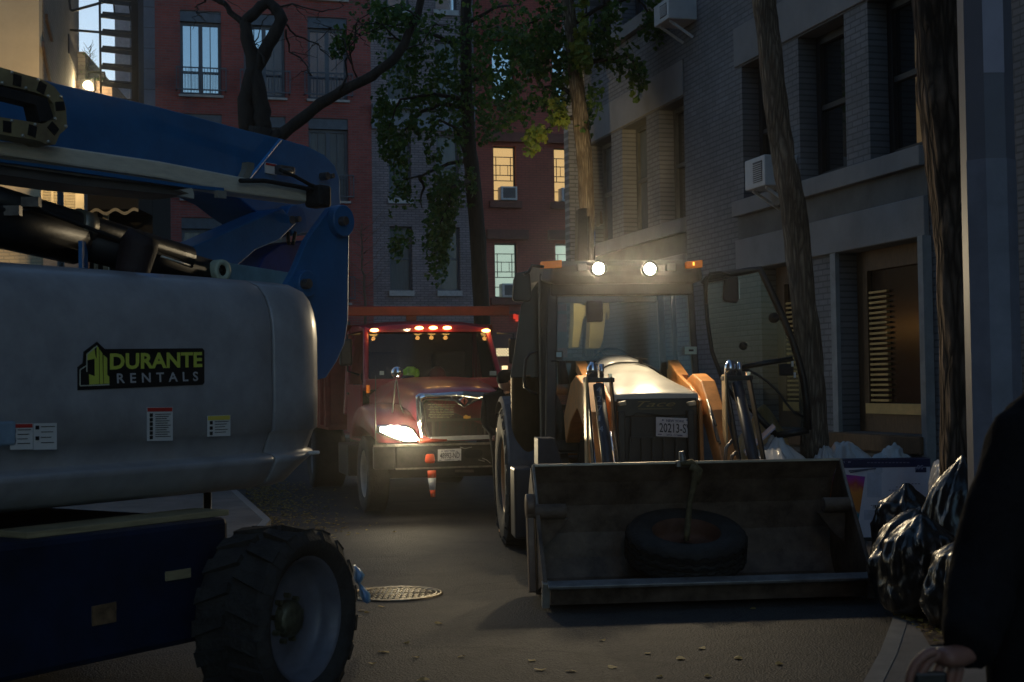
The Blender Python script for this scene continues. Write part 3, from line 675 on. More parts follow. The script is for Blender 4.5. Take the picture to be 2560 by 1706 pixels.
# octagonal street pole on the right
pp = V((at(2482, 900, 8.0).x, 8.0, .12))
M_pole = mat('grey painted pole', (.15, .16, .20), .55, var=.2, scale=1.5)
po = thing('street_pole', 'thick eight sided grey street pole with lighter painted patches at the right edge', 'pole', pp)
lean = at(2482, 20, 8.0) - at(2482, 1400, 8.0); 
q = B(); n8 = [2 * math.pi * (k + .5) / 8 for k in range(8)]
q.loft([[V((pp.x, pp.y, z)) + V((math.cos(t), math.sin(t), 0)) * r for t in n8] for z, r in ((.12, .175), (.5, .17), (.55, .15), (9, .14))], smooth=False); q.build('shaft', M_pole, po)
q = B()
for (za, zb_, ks, m) in ():
    pass
def patch(k0, k1, za, zb_, mm, name):
    q = B(); r = .1515 * 1.0
    for k in range(k0, k1):
        t0, t1 = n8[k % 8], n8[(k + 1) % 8]
        P = [V((pp.x + math.cos(t) * r, pp.y + math.sin(t) * r, z)) for t, z in ((t0, za), (t1, za), (t1, zb_), (t0, zb_))]
        q.quad(*P)
    q.build(name, mm, po)
zz = at(2482, 195, 8).z; z2 = at(2482, 405, 8).z
patch(5, 6, zz, 6, mat('pale blue grey paint patch', (.33, .33, .42), .5, var=.1), 'paint_patch')
patch(4, 7, .6, z2, mat('lower grey paint patch', (.20, .22, .28), .5, var=.3, scale=3), 'paint_patch')
# ------------------------------------------------------------ boom lift
LO = V((-1.1, 8.2, 0)); LU = V((.554, .832, 0)).normalized(); LN = V((LU.y, -LU.x, 0))
def L3(a, b_, z): return LO - LU * a - LN * b_ + V((0, 0, z))
def LPl(b_):
    p = LO - LN * b_; pl = Plane((p.x, p.y), LU); return pl
def lpx(b_, pts): pl = LPl(b_); return [pl.hit(x, y) for x, y in pts]
lift = thing('boom_lift', 'large blue and grey boom lift parked along the left kerb with its boom folded back', 'boom lift', L3(2, .8, 0))
# hood of the turret
sec = [(.62, 1.06), (.16, 1.04), (.07, 1.07), (.025, 1.13), (-.004, 1.18), (-.016, 1.205), (.004, 1.222), (.068, 1.235), (.072, 1.245), (.03, 1.345), (.0, 1.362), (-.005, 1.55), (-.004, 1.88), (.004, 1.97), (.02, 2.04), (.05, 2.11), (.10, 2.165), (.18, 2.20), (.30, 2.215), (.62, 2.22)]
def hull_ring(a, ins):
    cb, cz = .62, 1.62; out = []
    for b_, z in sec:
        if z < 1.25 and a < .25: ins2 = (.25 - a) * .9 * (1.25 - z) / .2
        else: ins2 = 0
        nb_ = min(.62, b_ + (ins + ins2) * (1 if b_ < .5 else 0)); f = 1 - ins * .42
        out.append(L3(a, nb_, cz + (z - cz) * f))
    return out
def hull(name, a_list, m):
    b = B(); b.loft([hull_ring(a, i) for a, i in a_list], cap=True); return b.build(name, m, lift)
hull('engine_cover', [(4.4, 0), (3.6, 0), (2.8, 0), (2.0, 0), (1.2, 0), (.60, 0), (.42, .004), (.405, .012)], M_grey)
hull('end_cover', [(.392, .012), (.38, .004), (.20, .004), (.06, .02), (-.02, .055), (-.075, .11), (-.105, .18), (-.12, .28)], M_grey)
b = B(); b.box(L3(2.2, .95, 1.6), (4.2, .62, 1.06), (LU, LN, V((0, 0, 1)))); b.build('turret_core', M_black, lift)
b = B(); b.box(L3(2.2, 1.75, 1.6), (4.2, .9, 1.1), (LU, LN, V((0, 0, 1)))); b.build('far_cover', M_grey, lift, bevel=.12, seg=4)
# exhaust elbow
b = B(); e0, e1 = LPl(.22).hit(337, 690), LPl(.22).hit(348, 596)
ctr = [LPl(.28).hit(326, 704), LPl(.28).hit(331, 680), LPl(.28).hit(338, 648), LPl(.26).hit(348, 612), LPl(.24).hit(360, 588)]
b.tube(ctr, [.082, .088, .095, .10, .085], 20); b.build('exhaust_pipe', mat('sooty exhaust rubber', (.035, .02, .018), .7, var=.4, bump=.2), lift)
b = B(); b.lathe(LPl(.28).hit(337, 692), (0, 0, 1), [(0, .012), (.15, .008), (.16, -.02)], 24); b.build('exhaust_gasket', mat('bluish gasket plate', (.30, .36, .50), .4), lift)
# chassis, deck and wheels
b = B(); b.box(L3(3.3, .75, .64), (4.7, 1.9, .60), (LU, LN, V((0, 0, 1)))); b.build('chassis', mat('shaded dark blue paint', (.004, .013, .042), .6, var=.5, scale=4), lift, bevel=.03)  # deep shade on the chassis is put into this darker blue
b = B(); b.box(L3(1.5, .0, .955), (1.25, .25, .03), (LU, LN, V((0, 0, 1)))); b.build('deck_plank', M_plank, lift, bevel=.004)
b = B(); b.lathe(L3(2.6, 1.0, .94), (0, 0, 1), [(.55, 0), (.55, .14), (.5, .14), (.0, .14)], 32); b.build('slew_ring', M_blackmetal, lift)
b = B(); b.tube([L3(.42, .5, 1.05), L3(.42, .5, .45)], .022, 10); b.build('drop_post', M_blackmetal, lift)
b = B(); b.box(L3(.7, 1.0, .45), (.25, 1.5, .2), (LU, LN, V((0, 0, 1)))); b.build('axle', M_blackmetal, lift, bevel=.02)
b = B(); b.box(LPl(-.22).hit(445, 1437), (.16, .01, .045), (LU, LN, V((0, 0, 1)))); b.build('step_plate', M_plank, lift)
def wheel(parent, c, axis, r, w_, rimr, rim_m, lugs=18, lug_h=.03, hubr=.16, name='wheel', dish=.10, n=56):
    axis = V(axis).normalized(); c = V(c); h = w_ / 2
    t = B(); t.lathe(c, axis, [(rimr, h * .75), (rimr + .012, h * .86), (rimr + .04, h * .98), ((rimr + r) / 2, h * 1.05), (r - .05, h * .98), (r - .022, h * .86), (r - lug_h, h * .7), (r - lug_h, -h * .7), (r - .022, -h * .86), (r - .05, -h * .98), ((rimr + r) / 2, -h * 1.05), (rimr + .03, -h * .95), (rimr, -h * .75)], n)
    z = V((0, 0, 1)); up = (z - axis * z.dot(axis)).normalized(); sd = axis.cross(up)
    if lugs:
        for k in range(lugs):
            for s_ in (-1, 1):
                a0 = 2 * math.pi * (k + (.5 if s_ > 0 else 0)) / lugs; pr = []
                for (da, hh) in ((0, 0.02), (.07, .02), (.16, .93), (.05, .93)):
                    a = a0 + da * 1.6
                    for rr in (r - lug_h - .004, r if hh < .5 else r - .012):
                        pr.append(c + (up * math.cos(a) + sd * math.sin(a)) * rr + axis * h * hh * s_)
                t.add(pr, [(0, 2, 4, 6), (1, 7, 5, 3), (0, 1, 3, 2), (2, 3, 5, 4), (4, 5, 7, 6), (6, 7, 1, 0)])
                # side of the lug running down the shoulder
                pr = []
                for da in (.16, .05):
                    a = a0 + da * 1.6
                    for rr, hh in ((r - .012, .90), (r - .07, 1.06), (r - .075, .93), (r - .04, .85)): pr.append(c + (up * math.cos(a) + sd * math.sin(a)) * rr + axis * h * hh * s_)
                t.add(pr, [(0, 1, 2, 3), (7, 6, 5, 4), (0, 4, 5, 1), (1, 5, 6, 2), (2, 6, 7, 3), (3, 7, 4, 0)])
    wo = t.build(name, M_tyre, parent)
    q = B(); q.lathe(c, axis, [(rimr + .006, h * .84), (rimr - .012, h * .80), (rimr - .02, h * .4), (rimr - .03, h * .8 - dish), (rimr * .72, h * .62 - dish), (rimr * .5, h * .7 - dish), (hubr, h * .75 - dish), (0, h * .75 - dish)], n); q.build('rim', rim_m, wo)
    q = B(); q.lathe(c, axis, [(hubr * .8, h * .6 - dish), (hubr * .8, h * .95 - dish), (hubr * .65, h * 1.05 - dish), (0, h * 1.08 - dish)], 24)
    for k in range(9):
        a = 2 * math.pi * k / 9; p = c + (up * math.cos(a) + sd * math.sin(a)) * (hubr * .98) + axis * (h * .72 - dish); q.lathe(p, axis, [(.014, 0), (.014, .035), (0, .035)], 6, smooth=False)
    q.build('hub', M_hub, wo)
    return wo
M_hub = mat('greasy hub', (.14, .14, .09), .45, metal=.5, var=.5, scale=20, bump=.3)
M_rimgrey = mat('scuffed grey rim', (.15, .155, .185), .45, var=.35, scale=5, rvar=.1)
WC = at(752, 1543, 7.03); WC.z = .458
WAX = V((.90, -.43, 0)).normalized()
wheel(lift, (WC.x - .12, WC.y + .06, .458), WAX, .458, .40, .305, M_rimgrey, dish=.11, hubr=.115)
wheel(lift, L3(.55, 2.0, .45), -LN, .45, .36, .30, M_rimgrey, dish=.08, hubr=.11)
wheel(lift, L3(4.3, -.35, .45), LN, .45, .36, .30, M_rimgrey, dish=.08, hubr=.11)
wheel(lift, L3(4.6, 1.9, .45), -LN, .45, .36, .30, M_rimgrey, dish=.08, hubr=.11)
# boom structure (outlines at their own distance, with real width)
IN = -LN
def plate(name, b_, pts, th, m, bevel=.008):
    q = B(); q.prism(lpx(b_, pts), IN * th); return q.build(name, m, lift, bevel=bevel, seg=2)
upper = [(-220, 130), (60, 185), (140, 208), (200, 222), (400, 268), (520, 300), (620, 327), (705, 347), (770, 366), (812, 388), (838, 415), (850, 450), (852, 520), (800, 570), (800, 585), (735, 583), (700, 572), (640, 530), (602, 500), (560, 480), (400, 470), (200, 440), (-220, 400)]
plate('boom', 1.05, upper, .42, M_blue)
plate('weld_strip', 1.04, [(700, 347), (708, 349), (626, 450), (618, 449)], .03, mat('bright blue edge paint', (.05, .30, .75), .45))
riser = [(826, 520), (840, 514), (858, 522), (870, 540), (874, 560), (872, 700), (871, 800), (862, 860), (842, 905), (815, 945), (760, 960), (700, 900), (690, 760), (738, 672), (768, 600)]
plate('riser', .62, riser, .05, M_blue); plate('riser', 1.75, riser, .05, M_blue)
def disc(name, b_, x, y, r, th, m, n=28):
    q = B(); c = LPl(b_).hit(x, y); q.lathe(c, LN, [(0, th), (r * .94, th), (r, th * .8), (r, -th)], n, smooth=False); return q.build(name, m, lift)
disc('pivot_boss', .60, 851, 553, .105, .035, M_blue); disc('pin', .55, 857, 553, .030, .03, M_steel, 12)
disc('pivot_boss', .60, 762, 710, .085, .03, M_blue); disc('pin', .55, 765, 710, .032, .03, M_steel, 12)
disc('pivot_boss', .95, 727, 551, .10, .05, M_blue); disc('pin', .88, 722, 551, .028, .035, M_steel, 12); disc('pin', .88, 738, 549, .02, .04, M_steel, 12)
disc('pin', .98, 812, 441, .028, .03, M_steel, 12); disc('pin', .98, 823, 441, .018, .04, M_steel, 12)
# link arms
plate('link_arm', .85, [(470, 622), (705, 520), (740, 560), (700, 600), (640, 625), (600, 660), (560, 690), (470, 672)], .25, M_blue)
plate('link_arm', .95, [(636, 690), (662, 640), (700, 612), (772, 600), (740, 690), (720, 720), (640, 715)], .5, mat('deep blue inner plate', (.006, .035, .22), .6))
arm = [(530, 662), (540, 652), (556, 650), (580, 658), (740, 684), (770, 720), (760, 750), (560, 720), (535, 690)]
plate('lower_link', .66, arm, .12, mat('pale blue link', (.16, .30, .38), .5, var=.25))
q = B(); c = LPl(.64).hit(549, 677); q.lathe(c, LN, [(.034, .0), (.034, .03), (.062, .034), (.066, .02), (.066, -.03)], 28); q.build('link_eye', mat('pale worn eye', (.45, .52, .40), .5), lift)
q = B(); q.lathe(c, LN, [(.033, .02), (.033, -.1)], 20); q.lathe(c, LN, [(0, .012), (.014, .012), (.014, -.05)], 12); q.build('eye_bore', M_ink, lift)
# black lift cylinder with its bands
pl = LPl(.75)
q = B(); q.tube([pl.hit(-240, 500), pl.hit(190, 600)], .135, 24); q.build('cylinder_barrel', M_blackmetal, lift)
q = B(); q.tube([pl.hit(186, 598), pl.hit(520, 690)], .10, 24); q.build('cylinder_barrel', mat('gloss black steel', (.012, .012, .014), .55, var=.2), lift)
pl2 = LPl(.70)
q = B(); q.tube([pl2.hit(188, 560), pl2.hit(222, 572)], .088, 24); q.build('cylinder_band', mat('satin grey band', (.22, .20, .15), .4, metal=.4), lift)
q = B(); q.tube([pl2.hit(-200, 440), pl2.hit(470, 645)], .07, 20); q.build('cylinder_rod', M_blackmetal, lift)
q = B(); q.tube([LPl(.62).hit(-100, 505), LPl(.62).hit(40, 530), LPl(.62).hit(90, 520), LPl(.62).hit(300, 600), LPl(.62).hit(480, 666)], .012, 8); q.build('hose', M_black, lift)
q = B(); q.box(LPl(.6).hit(78, 506), (.09, .05, .05)); q.box(LPl(.6).hit(32, 528), (.08, .05, .05)); q.build('hose_fitting', M_steel, lift)
q = B(); q.tube([LPl(.5).hit(403, 641), LPl(.5).hit(475, 664)], .006, 6); q.build('bright_rod', M_alu, lift)
q = B(); q.box(LPl(.62).hit(208, 642), (.02, .1, .16)); q.build('blue_bracket', M_blue, lift)
# aluminium rail
railp = [(-240, 318), (0, 352), (145, 366), (400, 403), (600, 442), (785, 476), (785, 507), (600, 484), (400, 446), (200, 418), (0, 388), (-240, 350)]
q = B(); q.prism(lpx(.55, railp), IN * .16); q.build('jib_rail', M_alu, lift, bevel=.012)
q = B(); q.prism(lpx(.56, [(-240, 352), (0, 390), (200, 420), (480, 460), (480, 470), (200, 440), (0, 412), (-240, 380)]), IN * .14); q.build('jib_rail_flange', mat('dull rail underside', (.24, .23, .20), .5, metal=.4), lift)
q = B(); q.prism(lpx(.54, [(-240, 366), (0, 398), (200, 422), (480, 463), (560, 470), (560, 478), (480, 471), (200, 432), (0, 405), (-240, 373)]), IN * .02); q.build('blue_edge', M_blue, lift)
q = B(); q.prism(lpx(.60, [(-240, 384), (0, 412), (200, 436), (470, 470), (470, 490), (200, 464), (0, 436), (-240, 410)]), IN * .3); q.build('tray', mat('dim tray', (.12, .115, .11), .6), lift)
q = B(); q.box(LPl(.50).hit(795, 492), (.11, .14, .14), (LU, LN, V((0, 0, 1)))); q.build('rail_end_cap', M_black, lift, bevel=.02)
q = B(); q.tube([LPl(.5).hit(*p) for p in ((700, 425), (735, 440), (775, 462), (800, 470), (806, 480))], .012); q.build('hose', M_black, lift)
q = B(); q.tube([LPl(.5).hit(*p) for p in ((600, 452), (660, 452), (740, 466), (800, 480))], .014); q.build('hose', M_black, lift)
q = B(); q.tube([LPl(.9).hit(*p) for p in ((720, 580), (722, 612))], .012); q.build('hose', M_black, lift)
q = B(); q.tube([LPl(.9).hit(*p) for p in ((738, 580), (732, 612))], .012); q.build('hose', M_black, lift)
q = B(); q.prism(lpx(.5, [(448, 475), (480, 470), (485, 485), (485, 497), (450, 490), (472, 484)]), IN * .03); q.build('bracket', mat('pale bracket', (.42, .42, .36), .5), lift)
q = B(); q.prism(lpx(.5, [(545, 476), (566, 478), (566, 497), (545, 494)]), IN * .03); q.build('bracket', mat('tan bracket', (.35, .33, .28), .5), lift)
q = B(); q.prism(lpx(.6, [(620, 405), (636, 408), (636, 420), (624, 446), (606, 446), (618, 422)]), IN * .05); q.build('bracket', mat('grey bracket', (.25, .24, .20), .6), lift)
q = B(); q.box(LPl(.93).hit(712, 427), (.14, .06, .06), (LU, LN, V((0, 0, 1)))); q.tube([LPl(.9).hit(700, 430), LPl(.9).hit(728, 430)], .022, 10); q.build('valve_block', M_steel, lift, bevel=.008)
# cable track
pc = LPl(.42)
outer = [(-200, 130), (0, 168), (60, 186), (105, 198), (135, 216), (158, 245), (165, 272), (168, 322), (150, 335), (138, 362), (110, 360), (98, 352), (0, 336), (-200, 300)]
inner = [(-200, 175), (0, 212), (50, 222), (95, 233), (118, 242), (134, 260), (138, 290), (118, 305), (108, 310), (60, 302), (0, 293), (-200, 262)]
q = B(); n = len(outer)
P0 = [pc.hit(*p) for p in outer]; P1 = [pc.hit(*p) for p in inner]
n = min(len(P0), len(P1))
q.add(P0 + P1, [(i, i + 1, 14 + min(i + 1, 11), 14 + min(i, 11)) if i < 11 else (i, i + 1, 14 + 11, 14 + 11) for i in range(13)])
fs = []
q = B()
def strip(A, C):
    """pair two outlines of unequal length by arc length"""
    def res(P, k):
        ls = [0]
        for a, c in zip(P[:-1], P[1:]): ls.append(ls[-1] + (c - a).length)
        out = []
        for j in range(k):
            t = ls[-1] * j / (k - 1); i = max(i for i in range(len(P) - 1) if ls[i] <= t + 1e-6); u = (t - ls[i]) / max(1e-6, ls[i + 1] - ls[i]); out.append(P[i].lerp(P[i + 1], u))
        return out
    return res(A, 60), res(C, 60)
A_, C_ = strip(P0, P1)
D = IN * .14
vs = A_ + C_ + [p + D for p in A_] + [p + D for p in C_]; k = 60
q.add(vs, [f for i in range(k - 1) for f in ((i, i + 1, k + i + 1, k + i), (2 * k + i, 3 * k + i, 3 * k + i + 1, 2 * k + i + 1), (i, 2 * k + i, 2 * k + i + 1, i + 1), (k + i, k + i + 1, 3 * k + i + 1, 3 * k + i))])
tk = q.build('cable_track', M_chain, lift)
q = B()
for i in range(3, 59, 5):
    m_ = (A_[i] + C_[i]) / 2; t_ = (A_[i + 1] - A_[i - 1]).normalized(); o_ = (A_[i] - C_[i]).normalized()
    q.box(m_, (.045, .012, .055), (t_, LN, t_.cross(LN)))
q.build('track_slots', M_ink, tk)
q = B()
for i in range(1, 59, 5):
    for u in (.12, .88):
        m_ = A_[i].lerp(C_[i], u); q.lathe(m_, LN, [(.009, 0), (.008, .008), (0, .010)], 8)
q.build('track_bolts', mat('bright bolts', (.6, .6, .55), .3, metal=.8), tk)
q = B(); q.prism([pc.hit(*p) for p in ((0, 215), (118, 246), (136, 300), (100, 305), (90, 262), (0, 240))], IN * .10)
q.build('track_liner', M_black, tk)
# decals on the hood
def hp(x, y, off=.012): return LPl(-off).hit(x, y)
q = B(); q.prism([hp(*p, .010) for p in ((195, 976), (195, 918), (208, 908), (210, 880), (243, 855), (262, 873), (506, 871), (511, 877), (511, 958), (506, 962))], IN * .012); dec = q.build('company_decal', M_ink, lift)
text('DURANTE', hp(274, 925, .013), hp(505, 918.5, .013), hp(274, 884, .013), M_yel, 'lettering', dec, fat=.035, space=1.02)
text('RENTALS', hp(292, 959, .013), hp(495, 953, .013), hp(291, 934, .013), mat('grey letters', (.55, .55, .56), .5), 'lettering', dec, fat=.018, space=1.75)
q = B()
for P in ([(223, 962), (224, 900), (237, 897), (237, 940), (224, 934)], [(217, 888), (236, 868), (236, 893), (223, 899)]): pass
q.prism([hp(*p, .0135) for p in ((224, 962), (223, 936), (237, 941), (237, 897), (219, 901), (217, 886), (236, 868), (238, 888), (242, 900), (242, 866), (247, 870), (248, 961))], IN * .002)
q.prism([hp(*p, .0135) for p in ((250, 961), (249, 874), (256, 884), (258, 960))], IN * .002)
q.prism([hp(*p, .0135) for p in ((260, 960), (259, 888), (268, 896), (268, 938), (273, 942), (273, 960))], IN * .002)
q.build('tower_emblem', M_yel, dec)
q = B()
def line(P, w_=.005):
    for a, c in zip(P[:-1], P[1:]): q.bar(hp(*a, .0135), hp(*c, .0135), .002, w_)
line([(200, 964), (200, 925), (217, 914)]); line([(200, 965), (273, 962)]); line([(217, 930), (217, 886), (243, 865)]); q.build('emblem_outline', mat('pale outline', (.6, .62, .5), .5), dec)
def sticker(x0, y0, x1, y1, head, skew=0, lines=6, label=None, offs=.012, heads=.16):
    w_ = x1 - x0
    P = [(x0, y0 + skew), (x1, y0), (x1, y1), (x0, y1 + skew)]
    q = B(); q.prism([hp(*p, offs) for p in P], IN * .004); s_ = q.build('warning_sticker', M_white, lift)
    H = y1 - y0
    if head: q = B(); q.prism([hp(*p, offs + .002) for p in ((x0 + 1, y0 + skew + 1), (x1 - 1, y0 + 1), (x1 - 1, y0 + H * heads), (x0 + 1, y0 + skew + H * heads))], IN * .003); q.build('sticker_header', head, s_)
    q = B()
    for k in range(lines):
        yy = y0 + H * (heads + .08 + (1 - heads - .14) * k / lines)
        q.bar(hp(x0 + w_ * .32, yy + skew * .7, offs + .002), hp(x1 - w_ * (.08 + .2 * ((k * 37 % 5) / 5)), yy, offs + .002), .001, .0035)
        if k % 2 == 0: q.box(hp(x0 + w_ * .16, yy + skew * .85 + 2, offs + .002), (.02, .001, .018), (LU, LN, V((0, 0, 1))))
    q.build('print', M_ink, s_)
sticker(368, 1018, 432, 1102, M_redink, 1, 11, heads=.13)
sticker(519, 1038, 576, 1090, M_yelw, 2, 5, heads=.22)
sticker(26, 1059, 82, 1124, M_redink, 1, 4, heads=.16)
sticker(84, 1058, 142, 1124, None, 1, 4, heads=.05)
q = B(); q.prism([LPl(1.03).hit(*p) for p in ((664, 406), (692, 411), (692, 438), (665, 432))], IN * .01); s_ = q.build('warning_sticker', M_white, lift)
q = B(); q.prism([LPl(1.025).hit(*p) for p in ((665, 407), (691, 412), (691, 417), (665, 412))], IN * .004); q.build('sticker_header', M_redink, s_)
q = B(); q.prism([LPl(-.21).hit(*p) for p in ((232, 1517), (291, 1505), (291, 1555), (233, 1566))], IN * .012); q.build('faded_sticker', mat('faded brown sticker', (.20, .12, .06), .7, var=.5, scale=20), lift)
# handle recess at the hood's left
q = B(); q.box(hp(0, 1085, .01), (.16, .02, .11), (LU, LN, V((0, 0, 1)))); q.build('latch', mat('pale blue latch', (.25, .35, .45), .4), lift, bevel=.01)
# highlight caught on the end cover's lip, added as a small white chip
q = B(); q.box(hp(784, 1132, -.03), (.06, .05, .02), (LU, LN, V((0, 0, 1)))); q.build('lip_highlight', M_white, lift, bevel=.008)
# ------------------------------------------------------------ backhoe loader
BO = V((1.39, 10.165, 0)); BE = V((.995, .0975, 0)).normalized(); BG = V((.0975, -.995, 0)).normalized()
CX = -.03
def K(l, m, z): return BO + BE * l - BG * m + V((0, 0, z)) + V((-.012 * m, 0, 0))
AX = (BE, -BG, V((0, 0, 1)))
back = thing('backhoe_loader', 'muddy orange and black backhoe loader with its roof lamps lit and right door swung open', 'backhoe', K(0, 2.5, 0))
def kpl(m): p = K(0, m, 0); return Plane((p.x, p.y), BE)
def kp(m, pts): pl = kpl(m); return [pl.hit(x, y) for x, y in pts]
def kplate(name, m, pts, th, mt, bevel=.006, parent=None):
    q = B(); q.prism(kp(m, pts), -BG * th); return q.build(name, mt, parent or back, bevel=bevel)
# bucket shell: side profile (m, z) swept across
HW = 1.17
prof = [(0.0, .185), (.25, .12), (.48, .06), (.66, .05), (.80, .12), (.88, .26), (.90, .45), (.86, .66), (.76, .84), (.64, .975)]
th = .022
bk = B()
inn = prof; outp = [(m + (.0 if i == 0 else .02 if i > 4 else 0), z - (.03 if i < 5 else .0) + (0 if i < 8 else .008)) for i, (m, z) in enumerate(prof)]
for A, Bq in zip(range(len(prof) - 1), range(1, len(prof))):
    for P in (inn, outp):
        bk.add([K(-HW, *P[A]), K(HW, *P[A]), K(HW, *P[Bq]), K(-HW, *P[Bq])], [(0, 1, 2, 3)], True)
for i in (0, len(prof) - 1): bk.quad(K(-HW, *inn[i]), K(HW, *inn[i]), K(HW, *outp[i]), K(-HW, *outp[i]))
bko = bk.build('bucket', M_rust, back)
for s_ in (-1, 1):
    q = B(); q.prism([K(s_ * HW, m, z) for m, z in prof], BE * s_ * .03); q.build('bucket_side', M_rust, bko, bevel=.004)
    q = B(); q.bar(K(s_ * (HW + .012), .03, .10), K(s_ * (HW + .012), .63, .985), .02, .045, up=BG); q.bar(K(s_ * (HW + .01), .02, .20), K(s_ * (HW + .01), .06, .02), .055, .07, up=BG); q.build('side_cutter', mat('scuffed edge steel', (.34, .30, .25), .5, metal=.4, var=.4, scale=9), bko, bevel=.006)
q = B(); q.bar(K(-HW, -.01, .18), K(HW, -.01, .18), .10, .026, up=(0, -.3, 1)); q.build('cutting_edge', mat('polished lip steel', (.30, .29, .28), .45, metal=.5, var=.35, scale=8), bko, bevel=.006)
q = B(); q.prism([K(-HW + .03, .02, .155), K(-HW + .03, .5, .03), K(-HW + .03, .35, .01), K(-HW + .03, .06, .03)], BE * (2 * HW - .06)); q.build('wear_plate', M_rust, bko)
q = B(); q.bar(K(-HW - .01, .64, .985), K(HW + .01, .64, .985), .035, .02); q.build('top_rail', mat('rim lit rail', (.45, .40, .33), .35, metal=.6, var=.3), bko, bevel=.004)  # rim light from the cab lamps is put into this paler rail
for s_ in (-1, 1):
    q = B(); q.tube([K(s_ * (HW + (.09 if s_ < 0 else .0)), .42, .66), K(s_ * (HW - .20), .42, .66)], .055, 16); q.prism([K(s_ * (HW - .01), .46, .60), K(s_ * (HW - .23), .46, .60), K(s_ * (HW - .10), .5, .44), K(s_ * (HW - .01), .5, .36)], -BG * .05); q.build('corner_gusset', M_rust, bko, bevel=.006)
q = B(); q.bar(K(-HW - .065, .35, .08), K(-HW - .065, .45, .72), .055, .10, up=BG); q.lathe(K(-HW - .065, .44, .70), BE, [(.0, -.03), (.09, -.03), (.09, .03), (0, .03)], 20); q.build('side_bracket', mat('brown worn bracket', (.20, .13, .09), .5, metal=.4, var=.4), bko, bevel=.008)
# grab hook on the top rail and strap
hk = kpl(.62)
q = B(); q.tube([hk.hit(1707, 1168), hk.hit(1706, 1146), hk.hit(1703, 1128)], [.035, .028, .02], 12); q.box(hk.hit(1706, 1160), (.10, .05, .05), AX); q.build('hook', M_steel, bko, bevel=.006)
# loader arms (side profile m, z), one each side of the hood
arm_out = [(3.0, 1.30), (2.55, 1.60), (2.25, 1.665), (1.95, 1.60), (1.65, 1.36), (1.35, 1.02), (1.0, .60), (.92, .36), (1.06, .30), (1.22, .55), (1.55, .92), (1.85, 1.22), (2.2, 1.38), (2.6, 1.25), (2.9, 1.05)]
for s_, l0 in ((-1, -.60), (1, .43)):
    q = B(); q.prism([K(l0, m, z) for m, z in arm_out], BE * .13); a_ = q.build('loader_arm', M_orange, back, bevel=.012)
    x0 = -.535 if s_ < 0 else .61; tilt = .05 if s_ > 0 else 0
    # tilt linkage: box frame, cylinder, chrome cap
    q = B(); lw = .10
    tx = lambda z: x0 + tilt * (1.64 - z)
    for dx in (-lw, lw): q.bar(K(tx(1.64) + dx, 1.45, 1.63), K(tx(.5) + dx, 1.0, .5), .016, .11, up=BG)
    q.box(K(x0, 1.45, 1.62), (lw * 2 + .05, .10, .04), AX); ln = q.build('tilt_link', M_blackmetal, back, bevel=.008)
    q = B(); q.tube([K(x0 - .01, 1.40, 1.58), K(tx(.5) + .02, .93, .5)], .046, 18); cy = q.build('tilt_cylinder', mat('slate cylinder', (.05, .052, .062), .4, var=.3, scale=6), back)
    q = B(); q.tube([K(x0 + .075, 1.36, 1.2), K(tx(.6) + .085, .97, .6)], .012, 8); q.tube([K(x0 - .09, 1.36, 1.4), K(tx(.6) - .09, .97, .6)], .008, 8); q.build('chrome_rod', M_chrome, ln)
    q = B(); q.tube([K(x0 - .04, 1.5, 1.64), K(x0 - .04, 1.5, 1.72), K(x0 - .03, 1.5, 1.765)], [.05, .05, .03], 16); q.tube([K(x0 + .03, 1.47, 1.64), K(x0 + .03, 1.47, 1.75)], .02, 12); q.box(K(x0 + .09, 1.43, 1.655), (.03, .03, .03), AX); q.build('link_pin', M_chrome, ln)
    q = B(); q.box(K(x0 - .113, 1.42, 1.15), (.016, .12, 1.0), (BE, -BG, V((0, 0, 1)))); q.build('rub_strip', mat('rubbed tan edge', (.55, .40, .22), .4, metal=.3, var=.2), ln, bevel=.004)
for i, (ch, y) in enumerate((('4', 975), ('2', 998), ('7', 1021), ('1', 1047), ('4', 1073))):
    pl = kpl(1.30 - i * .055); x = 1496 + i * 1.5; cylh = 7
    def cp(xx, yy): return kpl(1.335 - (yy - 945) * .0019).hit(xx, yy)
    text(ch, cp(x - 5, y + cylh), cp(x + (6 if ch != '1' else 0), y + cylh), cp(x - 5, y - cylh), mat('chalk', (.42, .42, .44), .8), 'chalk_mark', cy if False else back, lift=.004)
q = B()
for (x0, y0, x1, y1) in ((1775, 1025, 1795, 1105), (1782, 1045, 1800, 1110), (1768, 1000, 1790, 1065)):
    q = B(); q.tube([kpl(1.6).hit(x0, y0), kpl(1.4).hit(x1, y1)], .012, 8); q.build('hose', M_steel, back)
q = B(); q.tube([kpl(1.5).hit(1522, 1118), kpl(1.4).hit(1540, 1130), kpl(1.3).hit(1552, 1168)], .014, 8); q.tube([kpl(1.5).hit(1520, 1140), kpl(1.4).hit(1533, 1150), kpl(1.3).hit(1540, 1170)], .014, 8)
q.tube([kpl(1.1).hit(1832, 1100), kpl(1.1).hit(1815, 1120), kpl(1.1).hit(1812, 1170)], .014, 8); q.tube([kpl(1.1).hit(1842, 1130), kpl(1.1).hit(1830, 1140), kpl(1.1).hit(1826, 1170)], .014, 8)
q.build('hose', M_steel, back)
